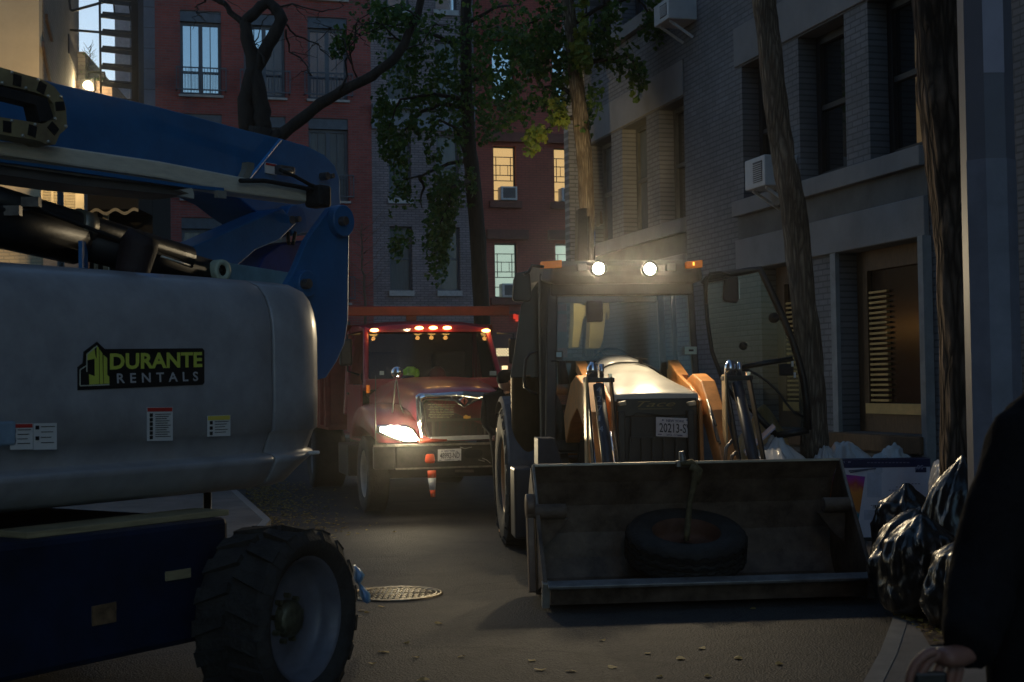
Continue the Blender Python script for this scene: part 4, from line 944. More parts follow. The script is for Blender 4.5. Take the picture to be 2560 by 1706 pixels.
# hood: sections from grille back to the cab
def hood_ring(m, w_, zt, zb, crown, lc):
    out = []
    for k in range(15):
        t = -1 + 2 * k / 14; z = zt - crown * abs(t) ** 2.6; out.append(K(lc + w_ * t, m, z))
    return out + [K(lc + w_, m, zb), K(lc - w_, m, zb)]
HL = -.005
q = B(); q.loft([hood_ring(1.76, .355, 1.492, 1.44, .006, HL + .01), hood_ring(1.80, .36, 1.512, 1.44, .012, HL + .01), hood_ring(2.1, .355, 1.60, 1.44, .05, HL - .01), hood_ring(2.35, .34, 1.68, 1.45, .09, HL - .04), hood_ring(2.60, .315, 1.765, 1.45, .13, HL - .07)]); q.build('hood', M_hood, back)
q = B(); q.loft([hood_ring(2.62, .31, 1.768, 1.45, .13, HL - .07), hood_ring(2.85, .275, 1.835, 1.45, .12, HL - .09), hood_ring(3.00, .24, 1.855, 1.45, .12, HL - .10), hood_ring(3.03, .20, 1.83, 1.45, .12, HL - .10)]); q.build('hood_cowl', M_hood, back)
q = B(); pts = []
for k in range(13):
    t = -1 + 2 * k / 12; pts.append(K(HL - .07 + .325 * t, 2.61, 1.778 - .13 * abs(t) ** 2.6))
q.tube(pts, .008, 6); q.box(K(HL + .05, 2.60, 1.79), (.035, .03, .05), AX); q.tube([K(HL + .0, 2.6, 1.815), K(HL + .11, 2.58, 1.80)], .006, 6); q.build('hood_latch', M_black, back)
for s_, x_ in ((-1, -.385), (1, .375)):
    q = B(); q.prism([K(HL + x_, m, z) for m, z in ((1.78, 1.44), (2.1, 1.56), (2.7, 1.70), (3.0, 1.72), (3.0, .9), (1.85, .62), (1.76, .75))], BE * .035); q.build('side_panel', M_orange, back, bevel=.01)
    q = B(); q.prism([K(HL + x_, m, z) for m, z in ((2.55, 1.66), (2.95, 1.80), (2.95, 1.70), (2.55, 1.58))], BE * (.10 * s_)); q.build('tower_top', M_orange, back, bevel=.008)
q = B(); q.box(K(HL + .01, 1.83, 1.02), (.70, .14, .86), AX); gr = q.build('grille_box', mat('dark engine plastic', (.03, .027, .022), .5, var=.3), back, bevel=.02)
q = B(); q.box(K(HL + .01, 1.752, 1.385), (.68, .015, .15), AX); q.build('name_band', mat('satin black band', (.018, .015, .012), .35), back, bevel=.008)
g = kpl(1.735)
text('Tace', g.hit(1592, 1018), g.hit(1688, 1016), g.hit(1594, 1004), mat('worn gold script', (.28, .21, .07), .5), 'lettering', back, shear=.35, lift=.002)
q = B(); q.bar(g.hit(1596, 1023), g.hit(1680, 1022), .003, .006); q.build('underline', mat('worn gold line', (.20, .16, .06), .5), back)
for x0, x1 in ((1545, 1567), (1718, 1742)):
    q = B(); g2 = kpl(1.70); q.prism([g2.hit(x0, 1006), g2.hit(x1 - 3, 1002), g2.hit(x1, 1013), g2.hit(x0 + 5, 1016)], -BG * .05); q.build('guard_tab', mat('tan tab', (.50, .42, .28), .4), back, bevel=.006)
    q = B(); q.box(K((g2.hit((x0 + x1) / 2 + 3, 1060) - BO).dot(BE), 1.71, 1.1), (.06, .07, .52), AX); q.build('grille_guard', M_blackmetal, back, bevel=.008)
q = B()
for x in (1575, 1605, 1632, 1660, 1690): q.bar(kpl(1.72).hit(x, 1095), kpl(1.72).hit(x, 1170), .012, .02, up=BG)
q.bar(kpl(1.72).hit(1575, 1094), kpl(1.72).hit(1730, 1096), .012, .012); q.tube([kpl(1.72).hit(*p) for p in ((1577, 1110), (1577, 1042), (1592, 1033), (1680, 1040))], .005, 6); q.build('grille_bars', M_blackmetal, gr)
# licence plate
def plate_sign(parent, f, x0, y0, x1, y1, num, top, bottom, sk=0, crumple=False, ymn=None, my=None):
    """f(x, y, off) gives points; corners x0,y0 (upper left) to x1,y1; sk = right side drop in pixels"""
    q = B(); q.prism([f(x0, y0, 0), f(x1, y0 + sk, 0), f(x1, y1 + sk, 0), f(x0, y1, 0)], f(x0, y0, -.004) - f(x0, y0, 0)); p = q.build('licence_plate', mat('plate white', (.62, .60, .62) if crumple else (.82, .82, .80), .45, var=.15, scale=30, bump=.6 if crumple else .1, bscale=25), parent, bevel=.002)
    H = y1 - y0; W = x1 - x0
    def row(txt, a, b_, t, u, m_, fat): text(txt, f(x0 + W * a, y0 + H * u + sk * a, .003), f(x0 + W * b_, y0 + H * u + sk * b_, .003), f(x0 + W * a, y0 + H * t + sk * a, .003), m_, 'lettering', p, fat=fat)
    navy = mat('plate navy', (.03, .04, .14), .5)
    row(num, .09, .93, .30, .78, mat('plate numerals', (.02, .02, .03), .5), .008)
    row(top, .27, .75, .10, .23, navy, .02); row(bottom, .28, .72, .86, .95, navy, .01)
    q = B()
    for t in (.18, .82): q.box(f(x0 + W * t, y0 + H * .16, .003), (.012, .004, .012))
    q.box(f(x0 + W * .10, y0 + H * .90, .003), (.035, .003, .006)); q.box(f(x0 + W * .90, y0 + H * .90, .003), (.03, .003, .006)); q.build('plate_marks', navy, p)
gp = kpl(1.69)
plate_sign(back, lambda x, y, o: gp.hit(x, y, o), 1640, 1043, 1735, 1091, '20213-SV', 'NEW YORK', 'SPCL COMML', sk=4, crumple=True)
# chassis, cab
q = B(); q.box(K(0, 3.2, .62), (.8, 3.2, .45), AX); q.build('chassis', M_blackmetal, back, bevel=.03)
q = B(); q.box(K(0, 1.9, .42), (1.5, .2, .2), AX); q.build('front_axle', M_blackmetal, back, bevel=.03)
for s_ in (-1, 1): wheel(back, K(s_ * .78, 1.95, .43), BE * s_, .43, .30, .26, M_rimgrey, dish=.05, lugs=16)
for s_ in (-1, 1): wheel(back, K(s_ * .86, 4.05, .69), BE * s_, .69, .44, .38, M_orange, dish=.08, lugs=20, lug_h=.045)
q = B(); q.box(K(0, 4.05, .69), (1.4, .24, .24), AX); q.build('rear_axle', M_blackmetal, back, bevel=.04)
for s_ in (-1, 1):
    q = B(); P = []
    arc = [(4.05 + math.cos(t) * .82, .69 + math.sin(t) * .80) for t in [R(75 + i * 12) for i in range(10)]]
    arc = [(8.1 - m, z) for m, z in arc][::1]
    rings = [[K(s_ * .52, m, z), K(s_ * 1.07, m, z - .01), K(s_ * 1.09, m, z - .06), K(s_ * 1.07, m, z - .045), K(s_ * .52, m, z - .025)] for m, z in [(4.05 - math.sin(R(a)) * .80, .69 + math.cos(R(a)) * .80) for a in range(-35, 96, 10)]]
    q.loft(rings, smooth=False); q.build('fender', mat('grey fender', (.10, .095, .095), .5, var=.3), back, bevel=.005)
def cpt(l, m, z): return K(l - .02, m, z)
zf, zr = .95, 2.52
M_cab = M_blackmetal
q = B()
for l in (-.70, .70):
    fx = l * 1.0
    q.bar(cpt(fx, 3.05, 1.0), cpt(fx * .93, 3.15, 2.55), .10 if l < 0 else .06, .09, up=BG)
    q.bar(cpt(fx, 4.5, 1.0), cpt(fx * .93, 4.45, 2.55), .07, .08, up=BG); q.bar(cpt(fx, 3.9, 1.0), cpt(fx * .94, 3.9, 2.55), .05, .06, up=BG)
    q.bar(cpt(fx, 3.05, 1.0), cpt(fx, 4.5, 1.0), .06, .10)
q.box(cpt(0, 3.05, 1.02), (1.44, .07, .10), AX); q.box(cpt(0, 3.12, 2.47), (1.34, .10, .12), AX); q.box(cpt(0, 4.5, 2.47), (1.34, .08, .10), AX); q.box(cpt(0, 4.5, 1.35), (1.34, .06, .06), AX)
q.build('cab_frame', M_cab, back, bevel=.012)
q = B(); q.prism([K(l, 3.10, z) for l, z in ((-.80, 1.0), (-.66, 1.0), (-.64, 1.6), (-.62, 2.3), (-.64, 2.48), (-.70, 2.60), (-.79, 2.63), (-.80, 2.3), (-.80, 1.6))], -BG * .12); q.build('front_pillar', mat('dark olive pillar', (.03, .028, .02), .5, var=.3), back, bevel=.03)
q = B(); q.box(cpt(0, 3.8, .98), (1.4, 1.5, .06), AX); q.box(cpt(0, 3.0, .80), (.9, .12, .5), AX); q.build('cab_floor', M_blackmetal, back)
q = B()
rr = []
for m, w_, z0, z1 in ((2.90, .60, 2.58, 2.62), (2.92, .70, 2.50, 2.68), (3.05, .76, 2.52, 2.73), (3.8, .78, 2.54, 2.76), (4.5, .76, 2.54, 2.73), (4.75, .68, 2.56, 2.68)):
    rr.append([cpt(-w_, m, z0 + .03), cpt(-w_ + .03, m, z1 - .02), cpt(-w_ * .7, m, z1), cpt(w_ * .7, m, z1), cpt(w_ - .03, m, z1 - .02), cpt(w_, m, z0 + .03), cpt(w_ * .9, m, z0), cpt(-w_ * .9, m, z0)])
q.loft(rr, smooth=False); q.build('cab_roof', mat('dusty roof paint', (.06, .055, .05), .55, var=.4), back, bevel=.02)
fpl = kpl(2.86)
for x0, x1, l in ((1352, 1405, 0), (1716, 1757, 1)):
    q = B(); q.prism([fpl.hit(x0, 654), fpl.hit(x1, 650), fpl.hit(x1, 669), fpl.hit(x0, 671)], -BG * .07); q.build('amber_marker', M_amber, back, bevel=.008)
q = B(); q.prism([fpl.hit(1732, 656), fpl.hit(1736, 656), fpl.hit(1736, 664), fpl.hit(1732, 664)], BG * .004); q.build('amber_filament', emis('amber filament', (1, .4, .05), 3), back)
for x in (1444, 1666):
    q = B(); q.prism([fpl.hit(x, 659), fpl.hit(x + 24, 658), fpl.hit(x + 24, 678), fpl.hit(x, 678)], -BG * .05); q.build('work_lamp', mat('unlit lamp glass', (.30, .29, .27), .2), back, bevel=.01)
LAMPS = []
for x, y in ((1496, 672), (1624, 673)):
    c = fpl.hit(x, y)
    q = B(); q.lathe(c, BG, [(.0, -.10), (.05, -.09), (.075, -.02), (.078, .02), (.054, .015)], 20); hd = q.build('work_lamp', M_blackmetal, back)
    q = B(); q.lathe(c, BG, [(.053, .010), (.04, .02), (0, .026)], 20); q.build('lamp_lens', emis('lit work lamp', (1, .90, .66), 60), hd)
    LAMPS.append(c)
    light('SPOT', 'work_lamp_beam', c + BG * .06, 85, (1, .80, .50), .05, target=c + BG * 5 + V((-.2, 0, -2.3)), spot=150, blend=.9)
# windscreen, glass, door
q = B(); q.quad(cpt(-.66, 3.04, 1.05), cpt(.68, 3.04, 1.05), cpt(.62, 3.12, 2.42), cpt(-.60, 3.12, 2.42)); q.build('windscreen', M_cabglass, back)
q = B(); q.quad(cpt(-.66, 4.5, 1.4), cpt(.66, 4.5, 1.4), cpt(.62, 4.45, 2.42), cpt(-.62, 4.45, 2.42)); q.build('rear_window', M_cabglass, back)
wp = kpl(3.02)
q = B(); q.quad(wp.hit(1712, 867), wp.hit(1742, 867), wp.hit(1742, 886), wp.hit(1712, 886)); st_ = q.build('glass_sticker', mat('teal sticker', (.30, .48, .46), .6), back)
q = B(); q.quad(wp.hit(1722, 874, .002), wp.hit(1734, 874, .002), wp.hit(1734, 879, .002), wp.hit(1722, 879, .002)); q.build('print', M_ink, st_)
# inside: seat, steering wheel, console, screen
q = B(); q.box(cpt(.0, 4.0, 1.35), (.46, .46, .12), AX); q.box(cpt(.0, 4.22, 1.62), (.44, .12, .5), AX); q.build('seat', M_black, back, bevel=.05, seg=3)
c = wp.hit(1545, 905) - BG * .28; q = B(); axw = (BG + V((0, 0, 1.1))).normalized()
q.lathe(c, axw, [(.19 + .014 * math.cos(t), .014 * math.sin(t)) for t in [2 * math.pi * k / 8 for k in range(8)]], 32, closed=True); 
for a in (0, 2.1, 4.2): q.tube([c, c + (BE * math.cos(a) + axw.cross(BE) * math.sin(a)) * .19], .012, 6)
q.tube([c, c - axw * .4], .03, 8); q.build('steering_wheel', M_black, back)
q = B(); q.box(wp.hit(1450, 940) - BG * .3, (.5, .25, .35), AX); q.build('console', M_black, back, bevel=.05, seg=3)
q = B(); q.prism([wp.hit(1388, 878), wp.hit(1407, 878), wp.hit(1407, 897), wp.hit(1388, 897)], -BG * .02); sc_ = q.build('monitor', M_black, back)
q = B(); q.quad(wp.hit(1391, 881, .003), wp.hit(1404, 881, .003), wp.hit(1404, 893, .003), wp.hit(1391, 893, .003)); q.build('screen', mat('dim blue screen', (.10, .22, .28), .4, emit=(.3, .6, .75), es=.05), sc_)
q = B(); q.tube([wp.hit(1378, 903), wp.hit(1500, 905)], .006, 6); q.tube([wp.hit(1405, 903), wp.hit(1412, 960)], [.03, .05], 8); q.build('lever', M_black, back)
q = B(); q.box(wp.hit(1489, 778) - BG * .08, (.16, .05, .20), AX); q.build('sun_blind', mat('dark blue blind', (.02, .025, .06), .6), back, bevel=.02)
# open door: outline traced into the plane of the swung door, with real tube
DP = Plane(K(.72, 3.02, 0), V((1, -.12, 0)))
def dt(pts, r, name='door_frame', m=M_cab, parent=None, n=8):
    q = B(); q.tube([DP.hit(*p) for p in pts], r, n); return q.build(name, m, parent or back)
outl = [(1758, 712), (1768, 697), (1820, 686), (1870, 678), (1900, 673), (1918, 708), (1940, 755), (1962, 805), (1983, 857), (1998, 905), (2008, 945), (2017, 1010), (2021, 1075)]
dr = B()
dr.tube([DP.hit(*p) for p in outl], .034, 10); dr.tube([DP.hit(*p) for p in ((2022, 1076), (1980, 1083), (1941, 1090))], .034, 10); dr.tube([DP.hit(*p) for p in ((1941, 1090), (1905, 1052), (1877, 1020), (1850, 1012))], .03, 10)
dr.tube([DP.hit(*p) for p in ((1832, 924), (1900, 910), (1982, 897))], .024, 8); dr.tube([DP.hit(*p) for p in ((1762, 712), (1768, 800), (1780, 880), (1810, 960), (1850, 1012))], .02, 8)
door = dr.build('door', M_cab, back)
q = B(); po_ = [DP.hit(*p) for p in outl + [(1941, 1088), (1877, 1018), (1850, 1012), (1810, 960), (1780, 880), (1768, 800)]]
q.add(po_, [tuple(range(len(po_)))]); q.build('door_glass', M_doorglass, door)
dt([(1838, 925), (1871, 926), (1895, 938), (1919, 955), (1945, 980), (1967, 1010), (1985, 1032), (2008, 1043)], .012, 'grab_bar', M_blackmetal, door)
q = B(); q.box(DP.hit(1966, 925), (.13, .06, .11), (DP.d, DP.n, V((0, 0, 1)))); q.build('door_latch', M_black, door, bevel=.015)
q = B(); q.box(DP.hit(1981, 910, .035), (.02, .01, .05)); q.box(DP.hit(1987, 938, .035), (.02, .01, .05)); q.build('latch_highlight', M_white, door)
q = B(); q.lathe(DP.hit(1858, 865, .01), DP.n, [(0, .02), (.03, .02), (.04, 0), (.04, -.02)], 16); q.build('door_knob', M_black, door)
q = B(); q.lathe(DP.hit(1935, 795, .01), DP.n, [(0, .03), (.04, .02), (.05, 0), (.05, -.02)], 16); q.build('door_knob', M_black, door)
# right mirror and arm; left mirror, left door, grab hoops, muffler, boxes
mp_ = kpl(2.85)
q = B(); q.tube([mp_.hit(*p) for p in ((1766, 760), (1766, 700), (1775, 684), (1800, 681), (1825, 688))], .014, 8); q.tube([mp_.hit(1770, 705), mp_.hit(1820, 696)], .01, 8); q.build('mirror_arm', M_blackmetal, back)
q = B(); q.prism([mp_.hit(*p) for p in ((1812, 690), (1846, 692), (1848, 750), (1843, 757), (1812, 754), (1808, 748))], -BG * .05); mo = q.build('mirror', mat('brown black mirror shell', (.05, .03, .025), .45), back, bevel=.012)
q = B(); q.bar(mp_.hit(1847.5, 700), mp_.hit(1848.5, 748), .006, .006); q.build('mirror_edge', M_chrome, mo)
mp2 = kpl(2.80)
q = B(); q.tube([mp2.hit(*p) for p in ((1360, 668), (1330, 664), (1322, 680), (1310, 688))], .014, 8); q.build('mirror_arm', M_blackmetal, back)
q = B(); q.prism([mp2.hit(*p) for p in ((1290, 684), (1322, 676), (1326, 690), (1330, 745), (1324, 755), (1284, 753), (1281, 745), (1284, 700))], -BG * .06); q.build('mirror', mat('black mirror shell', (.035, .032, .025), .4), back, bevel=.014)
q = B(); q.prism([kpl(3.3).hit(*p) for p in ((1303, 765), (1348, 700), (1348, 945), (1276, 945), (1290, 850))], -BG * .03); q.build('side_door', mat('dark tinted door', (.045, .04, .03), .35, var=.2), back, bevel=.008)
q = B(); q.tube([kpl(2.9).hit(*p) for p in ((1345, 880), (1325, 885), (1314, 900), (1310, 950), (1312, 968), (1325, 978), (1342, 985))], .013, 8); q.build('grab_hoop', M_blackmetal, back)
q = B(); c0, c1 = kpl(3.45).hit(1307, 938), kpl(3.45).hit(1310, 1140); q.lathe((c0.x + .03, c0.y, c1.z), (0, 0, 1), [(0, 0), (.145, 0), (.145, c0.z - c1.z - .02), (.15, c0.z - c1.z - .02), (.15, c0.z - c1.z), (0, c0.z - c1.z)], 32); q.build('tank', mat('bronze brown tank', (.22, .14, .07), .38, metal=.5, var=.25, scale=4), back)
q = B(); q.box(kpl(2.6).hit(1305, 1255), (.17, .35, .62), AX); bx_ = q.build('battery_box', mat('navy black box', (.02, .022, .03), .45), back, bevel=.02)
q = B(); q.prism([kpl(2.3).hit(*p) for p in ((1345, 1095), (1388, 1095), (1408, 1165), (1345, 1165))], -BG * .3); q.build('step_panel', mat('slate panel', (.045, .048, .06), .6), back, bevel=.01)
# rear: backhoe boom and stabilisers behind the cab, seen through the glass
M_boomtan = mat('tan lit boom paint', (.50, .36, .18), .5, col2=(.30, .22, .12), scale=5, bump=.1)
rp_ = kpl(5.6)
q = B()
def vb(x0, y0, x1, y1, w_, d_=.16): q.bar(rp_.hit(x0, y0), rp_.hit(x1, y1), w_, d_, up=BE)
q.prism([rp_.hit(*p) for p in ((1434, 735), (1446, 735), (1450, 760), (1464, 765), (1464, 785), (1458, 800), (1448, 870), (1430, 870), (1434, 800))], -BG * .3)
q.prism([rp_.hit(*p) for p in ((1503, 735), (1521, 734), (1525, 780), (1523, 800), (1516, 780), (1508, 850), (1500, 872), (1472, 872), (1476, 790), (1482, 766), (1503, 764))], -BG * .3)
q.prism([rp_.hit(*p) for p in ((1464, 762), (1482, 762), (1482, 790), (1464, 788))], -BG * .2)
q.build('backhoe_boom', M_boomtan, back, bevel=.012)
q = B(); q.prism([rp_.hit(*p) for p in ((1446, 522), (1468, 520), (1470, 660), (1444, 660))], -BG * .25); q.prism([rp_.hit(*p) for p in ((1470, 540), (1476, 540), (1478, 660), (1470, 660))], -BG * .3); q.prism([rp_.hit(*p) for p in ((1500, 528), (1505, 528), (1508, 560), (1500, 560))], -BG * .3)
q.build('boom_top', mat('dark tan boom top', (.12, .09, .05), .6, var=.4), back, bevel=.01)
q = B(); q.box(K(0, 5.2, .9), (2.0, .25, .5), AX); q.box(K(-.9, 5.2, .4), (.18, .2, .8), AX); q.box(K(.9, 5.2, .4), (.18, .2, .8), AX); q.build('stabiliser_frame', M_orange, back, bevel=.02)
q = B(); q.tube([kpl(3.3).hit(1487, 577), kpl(3.3).hit(1486, 650)], .006, 6); q.build('antenna', M_chrome, back)
for s_ in (-.45, .45):  # assumed rear work lamps, unseen, added for the light behind the cab
    p = cpt(s_, 4.82, 2.62); q = B(); q.lathe(p, -BG, [(0, -.05), (.06, -.04), (.065, .02), (.05, .03), (0, .035)], 16); q.build('assumed_rear_lamp', M_blackmetal, back)
light('SPOT', 'assumed_rear_lamp_beam', cpt(-.2, 4.9, 2.55), 26, (1, .78, .42), .05, target=cpt(-.35, 6.5, 2.0), spot=120, blend=.9)
light('SPOT', 'assumed_rear_lamp_beam', cpt(-.62, 4.9, 2.6), 700, (1, .74, .34), .04, target=at(1455, 440, 20.5), spot=27, blend=1.0)  # narrow beam added to light the ginkgo trunk yellow

# spare wheel lying in the bucket and its strap
TC = at(1714, 1345, 10.62)
sp = thing('truck_tyre', 'worn truck tyre on its rusty rim lying in the loader bucket', 'tyre', (TC.x, TC.y, .15))
tax = (V((0, 0, 1)) * math.cos(R(17)) + BG * math.sin(R(17))).normalized()
tc_ = V((TC.x, TC.y, 0)); tc_.z = TC.z - .055
q = B(); r, h = .445, .125
q.lathe(tc_, tax, [(.255, h * .9), (.28, h * 1.05), (.36, h * 1.12), (.42, h), (r, h * .72), (r, h * .34), (r - .012, h * .32), (r - .012, h * .25), (r, h * .23), (r, -h * .15), (r - .012, -h * .17), (r - .012, -h * .25), (r, -h * .27), (r, -h * .72), (.42, -h), (.36, -h * 1.1), (.28, -h), (.255, -h * .9)], 72); to = q.build('tyre', M_tyre, sp)
q = B()
for hh in (.62, .30, .0, -.34, -.66):
    n = 96; P = []
    up_ = tax.orthogonal().normalized(); sd_ = tax.cross(up_)
    for k in range(n + 1):
        a = 2 * math.pi * k / n; zz = h * (hh + (.07 if (k // 2) % 2 else -.07)); P.append(tc_ + (up_ * math.cos(a) + sd_ * math.sin(a)) * (r + .001) + tax * zz)
    q.tube(P, .0075, 4, cap=False, smooth=False)
q.build('tread_grooves', mat('deep groove black', (.006, .006, .006), .9), to)
q = B(); q.lathe(tc_, tax, [(.262, h * .92), (.25, h * .8), (.24, h * .1), (.235, -.02), (.17, -.03), (.10, -.02)], 48); q.build('rim', mat('rusty orange rim', (.14, .06, .035), .7, var=.4, scale=10), sp)
q = B(); S = [hk.hit(1722, 1166) + BG * .05, hk.hit(1735, 1172) + BG * .06, hk.hit(1733, 1200) + BG * .05, at(1724, 1260, 10.75), at(1718, 1330, 10.6), at(1716, 1352, 10.6)]
q.tube(S, [.03, .035, .028, .022, .025, .02], 8); q.tube([hk.hit(1700, 1160) + BG * .03, hk.hit(1725, 1156) + BG * .03, hk.hit(1745, 1176) + BG * .05, hk.hit(1738, 1210) + BG * .05], [.018, .03, .03, .02], 8)
tag(q.build('strap', mat('dirty yellow webbing', (.13, .10, .045), .85, var=.5, scale=16, bump=.4)), 'dirty yellow strap tied over the bucket rim and down to the tyre', 'strap')
# ------------------------------------------------------------ red dump truck
TO = V((-.577, 17.25, 0)); a_ = R(15); TG = V((math.sin(a_), -math.cos(a_), 0)); TE = V((math.cos(a_), math.sin(a_), 0))
def T(l, m, z): return TO + TE * l - TG * m + V((0, 0, z))
TAX = (TE, -TG, V((0, 0, 1)))
trk = thing('dump_truck', 'red dump truck with one glaring headlight and five amber roof lamps facing the camera', 'truck', T(0, 3, 0))
def tpl(m): p = T(0, m, 0); return Plane((p.x, p.y), TE)
def tprism(name, m, pts, th, mt, bevel=.006, parent=None):
    pl = tpl(m); q = B(); q.prism([pl.hit(*p) for p in pts], -TG * th); return q.build(name, mt, parent or trk, bevel=bevel)
# bumper, swept
M_bump = mat('scratched black bumper', (.06, .06, .05), .38, var=.4, metal=.3, scale=14, rvar=.15, bump=.1)
q = B()
for l0, l1, m0, m1 in ((-1.14, -.9, -.08, -.2), (-.9, .9, -.2, -.2), (.9, 1.14, -.2, -.08)):
    q.prism([T(l0, m0, .61), T(l1, m1, .61), T(l1, m1 + .05, .58), T(l1, m1 + .05, .9), T(l1, m1, .885), T(l0, m0, .885)][:2] + [T(l1, m1, .885), T(l0, m0, .885)], -TG * .09)
bm = q.build('bumper', M_bump, trk, bevel=.02)
q = B(); q.bar(T(-1.14, -.09, .89), T(-.9, -.215, .89), .03, .025); q.bar(T(-.9, -.215, .89), T(.9, -.215, .89), .03, .025); q.bar(T(-.9, -.205, .615), T(.9, -.205, .615), .02, .02); q.build('bumper_edge', mat('worn bumper edge', (.35, .33, .28), .35, metal=.6, var=.4, scale=20), bm)
bp_ = tpl(-.212)
q = B(); c = bp_.hit(1183, 1135, .004); q.prism([c + TE * (math.cos(t) * .045 + (.07 if math.cos(t) > 0 else -.07)) + V((0, 0, math.sin(t) * .05)) for t in [2 * math.pi * k / 20 for k in range(20)]], TG * .003); c = bp_.hit(1076, 1142, .003); q.prism([c + TE * (math.cos(t) * .075) + V((0, 0, math.sin(t) * .075)) for t in [2 * math.pi * k / 20 for k in range(20)]], TG * .002); q.build('tow_slot', M_ink, bm)
q = B()
for P in ([(1206, 1146), (1216, 1150), (1226, 1158)], [(1196, 1150), (1212, 1154)], [(1150, 1118), (1162, 1122), (1180, 1118)]): q.tube([bp_.hit(*p, .003) for p in P], .005, 5)
q.build('scratches', mat('bare scratches', (.5, .5, .45), .6), bm)
plate_sign(bm, lambda x, y, o: bp_.hit(x, y, .008 + o), 1094.5, 1124, 1153, 1154, '48992-ND', 'NEW YORK', 'COMMERCIAL', sk=-2)
q = B(); q.bar(tpl(.3).hit(1138, 1178), tpl(.3).hit(1184, 1178), .03, .03); q.build('tow_bar', M_steel, trk)
# hood
def hr(m, w_, zt, zs, zb, cr=.05):
    out = []
    for k in range(13):
        t = -1 + 2 * k / 12; out.append(T(w_ * t, m, zt - (zt - zs) * abs(t) ** 4 - cr * t * t))
    return out + [T(w_ * 1.03, m, zb), T(-w_ * 1.03, m, zb)]
q = B(); q.loft([hr(.03, .55, 1.46, 1.38, .95, .02), hr(.10, .60, 1.53, 1.40, .95, .02), hr(.6, .70, 1.60, 1.42, .95, .03), hr(1.2, .80, 1.66, 1.45, .95, .03), hr(1.75, .88, 1.71, 1.50, .95, .02)]); q.build('hood', M_red, trk)
for s_ in (-1, 1):
    q = B(); rr = []
    for m, w0, w1, z in ((.02, .60, .98, 1.00), (.06, .58, 1.06, 1.12), (.3, .60, 1.13, 1.24), (.6, .62, 1.16, 1.31), (.9, .65, 1.17, 1.33), (1.2, .7, 1.17, 1.30), (1.5, .75, 1.16, 1.18), (1.72, .8, 1.13, 1.0)):
        rr.append([T(s_ * w0, m, z + .05), T(s_ * (w0 + w1) / 2, m, z + .06), T(s_ * (w1 - .05), m, z + .02), T(s_ * w1, m, z - .05), T(s_ * w1, m, max(z - .22, .92)), T(s_ * w0, m, max(z - .22, .90))])
    q.loft(rr); q.build('fender', M_red, trk)
# grille: chrome surround, dark interior, emblem
gpl = tpl(-.03)
sur = [(1040, 990), (1050, 984), (1075, 984), (1161, 978), (1245, 983), (1272, 990), (1262, 1096), (1245, 1099), (1065, 1103), (1052, 1098), (1043, 1060)]
inn_ = [(1060, 1005), (1064, 1002), (1085, 1001), (1138, 1003), (1161, 1020), (1184, 1003), (1232, 1001), (1254, 1006), (1246, 1088), (1232, 1090), (1085, 1093), (1076, 1090), (1068, 1060)]
tprism('grille_shell', .03, [(1052, 992), (1255, 990), (1250, 1094), (1072, 1097)], .06, mat('dark radiator shell', (.02, .018, .014), .6), 0)
q = B(); O_ = [gpl.hit(*p) for p in sur]; I_ = [gpl.hit(*p) for p in inn_]
def ringmesh(q, O_, I_, d):
    def res(P, k):
        P = P + [P[0]]; ls = [0]
        for a, c in zip(P[:-1], P[1:]): ls.append(ls[-1] + (c - a).length)
        out = []
        for j in range(k):
            t = ls[-1] * j / k; i = max(i for i in range(len(P) - 1) if ls[i] <= t + 1e-6); out.append(P[i].lerp(P[i + 1], (t - ls[i]) / max(1e-6, ls[i + 1] - ls[i])))
        return out
    # angle matched
    C = sum(O_, V()) / len(O_); k = 220; A = res(O_, 400); Bq = res(I_, 400)
    ang = lambda p: math.atan2(p.z - C.z, (p - C).dot(TE))
    def pick(S, t): return min(S, key=lambda p: abs((ang(p) - t + math.pi) % (2 * math.pi) - math.pi))
    a = [pick(A, 2 * math.pi * j / k - math.pi) for j in range(k)]; b_ = [pick(Bq, 2 * math.pi * j / k - math.pi) for j in range(k)]
    mid = [x.lerp(y, .5) - d * .5 for x, y in zip(a, b_)]
    vs = a + mid + b_ + [p + d for p in b_] + [p + d for p in a]
    q.add(vs, [(r * k + j, r * k + (j + 1) % k, ((r + 1) % 5) * k + (j + 1) % k, ((r + 1) % 5) * k + j) for r in range(5) for j in range(k)], True)
ringmesh(q, O_, I_, -TG * .05); q.build('grille_surround', M_chrome, trk)
q = B(); q.bar(gpl.hit(1078, 1098, .03), gpl.hit(1250, 1092, .03), .03, .05); q.build('lower_trim', mat('white trim bar', (.5, .5, .5), .4), trk, bevel=.005)
e1 = tpl(-.07)
q = B(); q.prism([e1.hit(*p) for p in ((1161, 988), (1175, 1003), (1162, 1019), (1147, 1003))], -TG * .02); em = q.build('emblem', M_chrome, trk, bevel=.004)
q = B(); q.prism([e1.hit(*p, .004) for p in ((1161, 993), (1170, 1003), (1162, 1013), (1151, 1003))], TG * .002); q.build('emblem_field', mat('emblem red brown', (.35, .06, .04), .4), em)
q = B(); q.bar(e1.hit(1161, 995, .008), e1.hit(1161, 1011, .008), .004, .015); q.bar(e1.hit(1156, 1003, .008), e1.hit(1167, 1003, .008), .004, .012); q.build('emblem_mark', M_chrome, em)
rp2 = tpl(.0)
q = B(); random.seed(3)
for r in range(9):
    y = 1012 + r * 4.1; x = 1068 + random.uniform(0, 8)
    while x < 1136 - r * 1.5:
        w_ = random.uniform(3, 12); q.bar(rp2.hit(x, y), rp2.hit(x + w_, y - .2), .003, .0055); x += w_ + random.uniform(1, 3)
q.build('grille_mesh_glints', mat('pale glints', (.42, .38, .22), .6), trk)
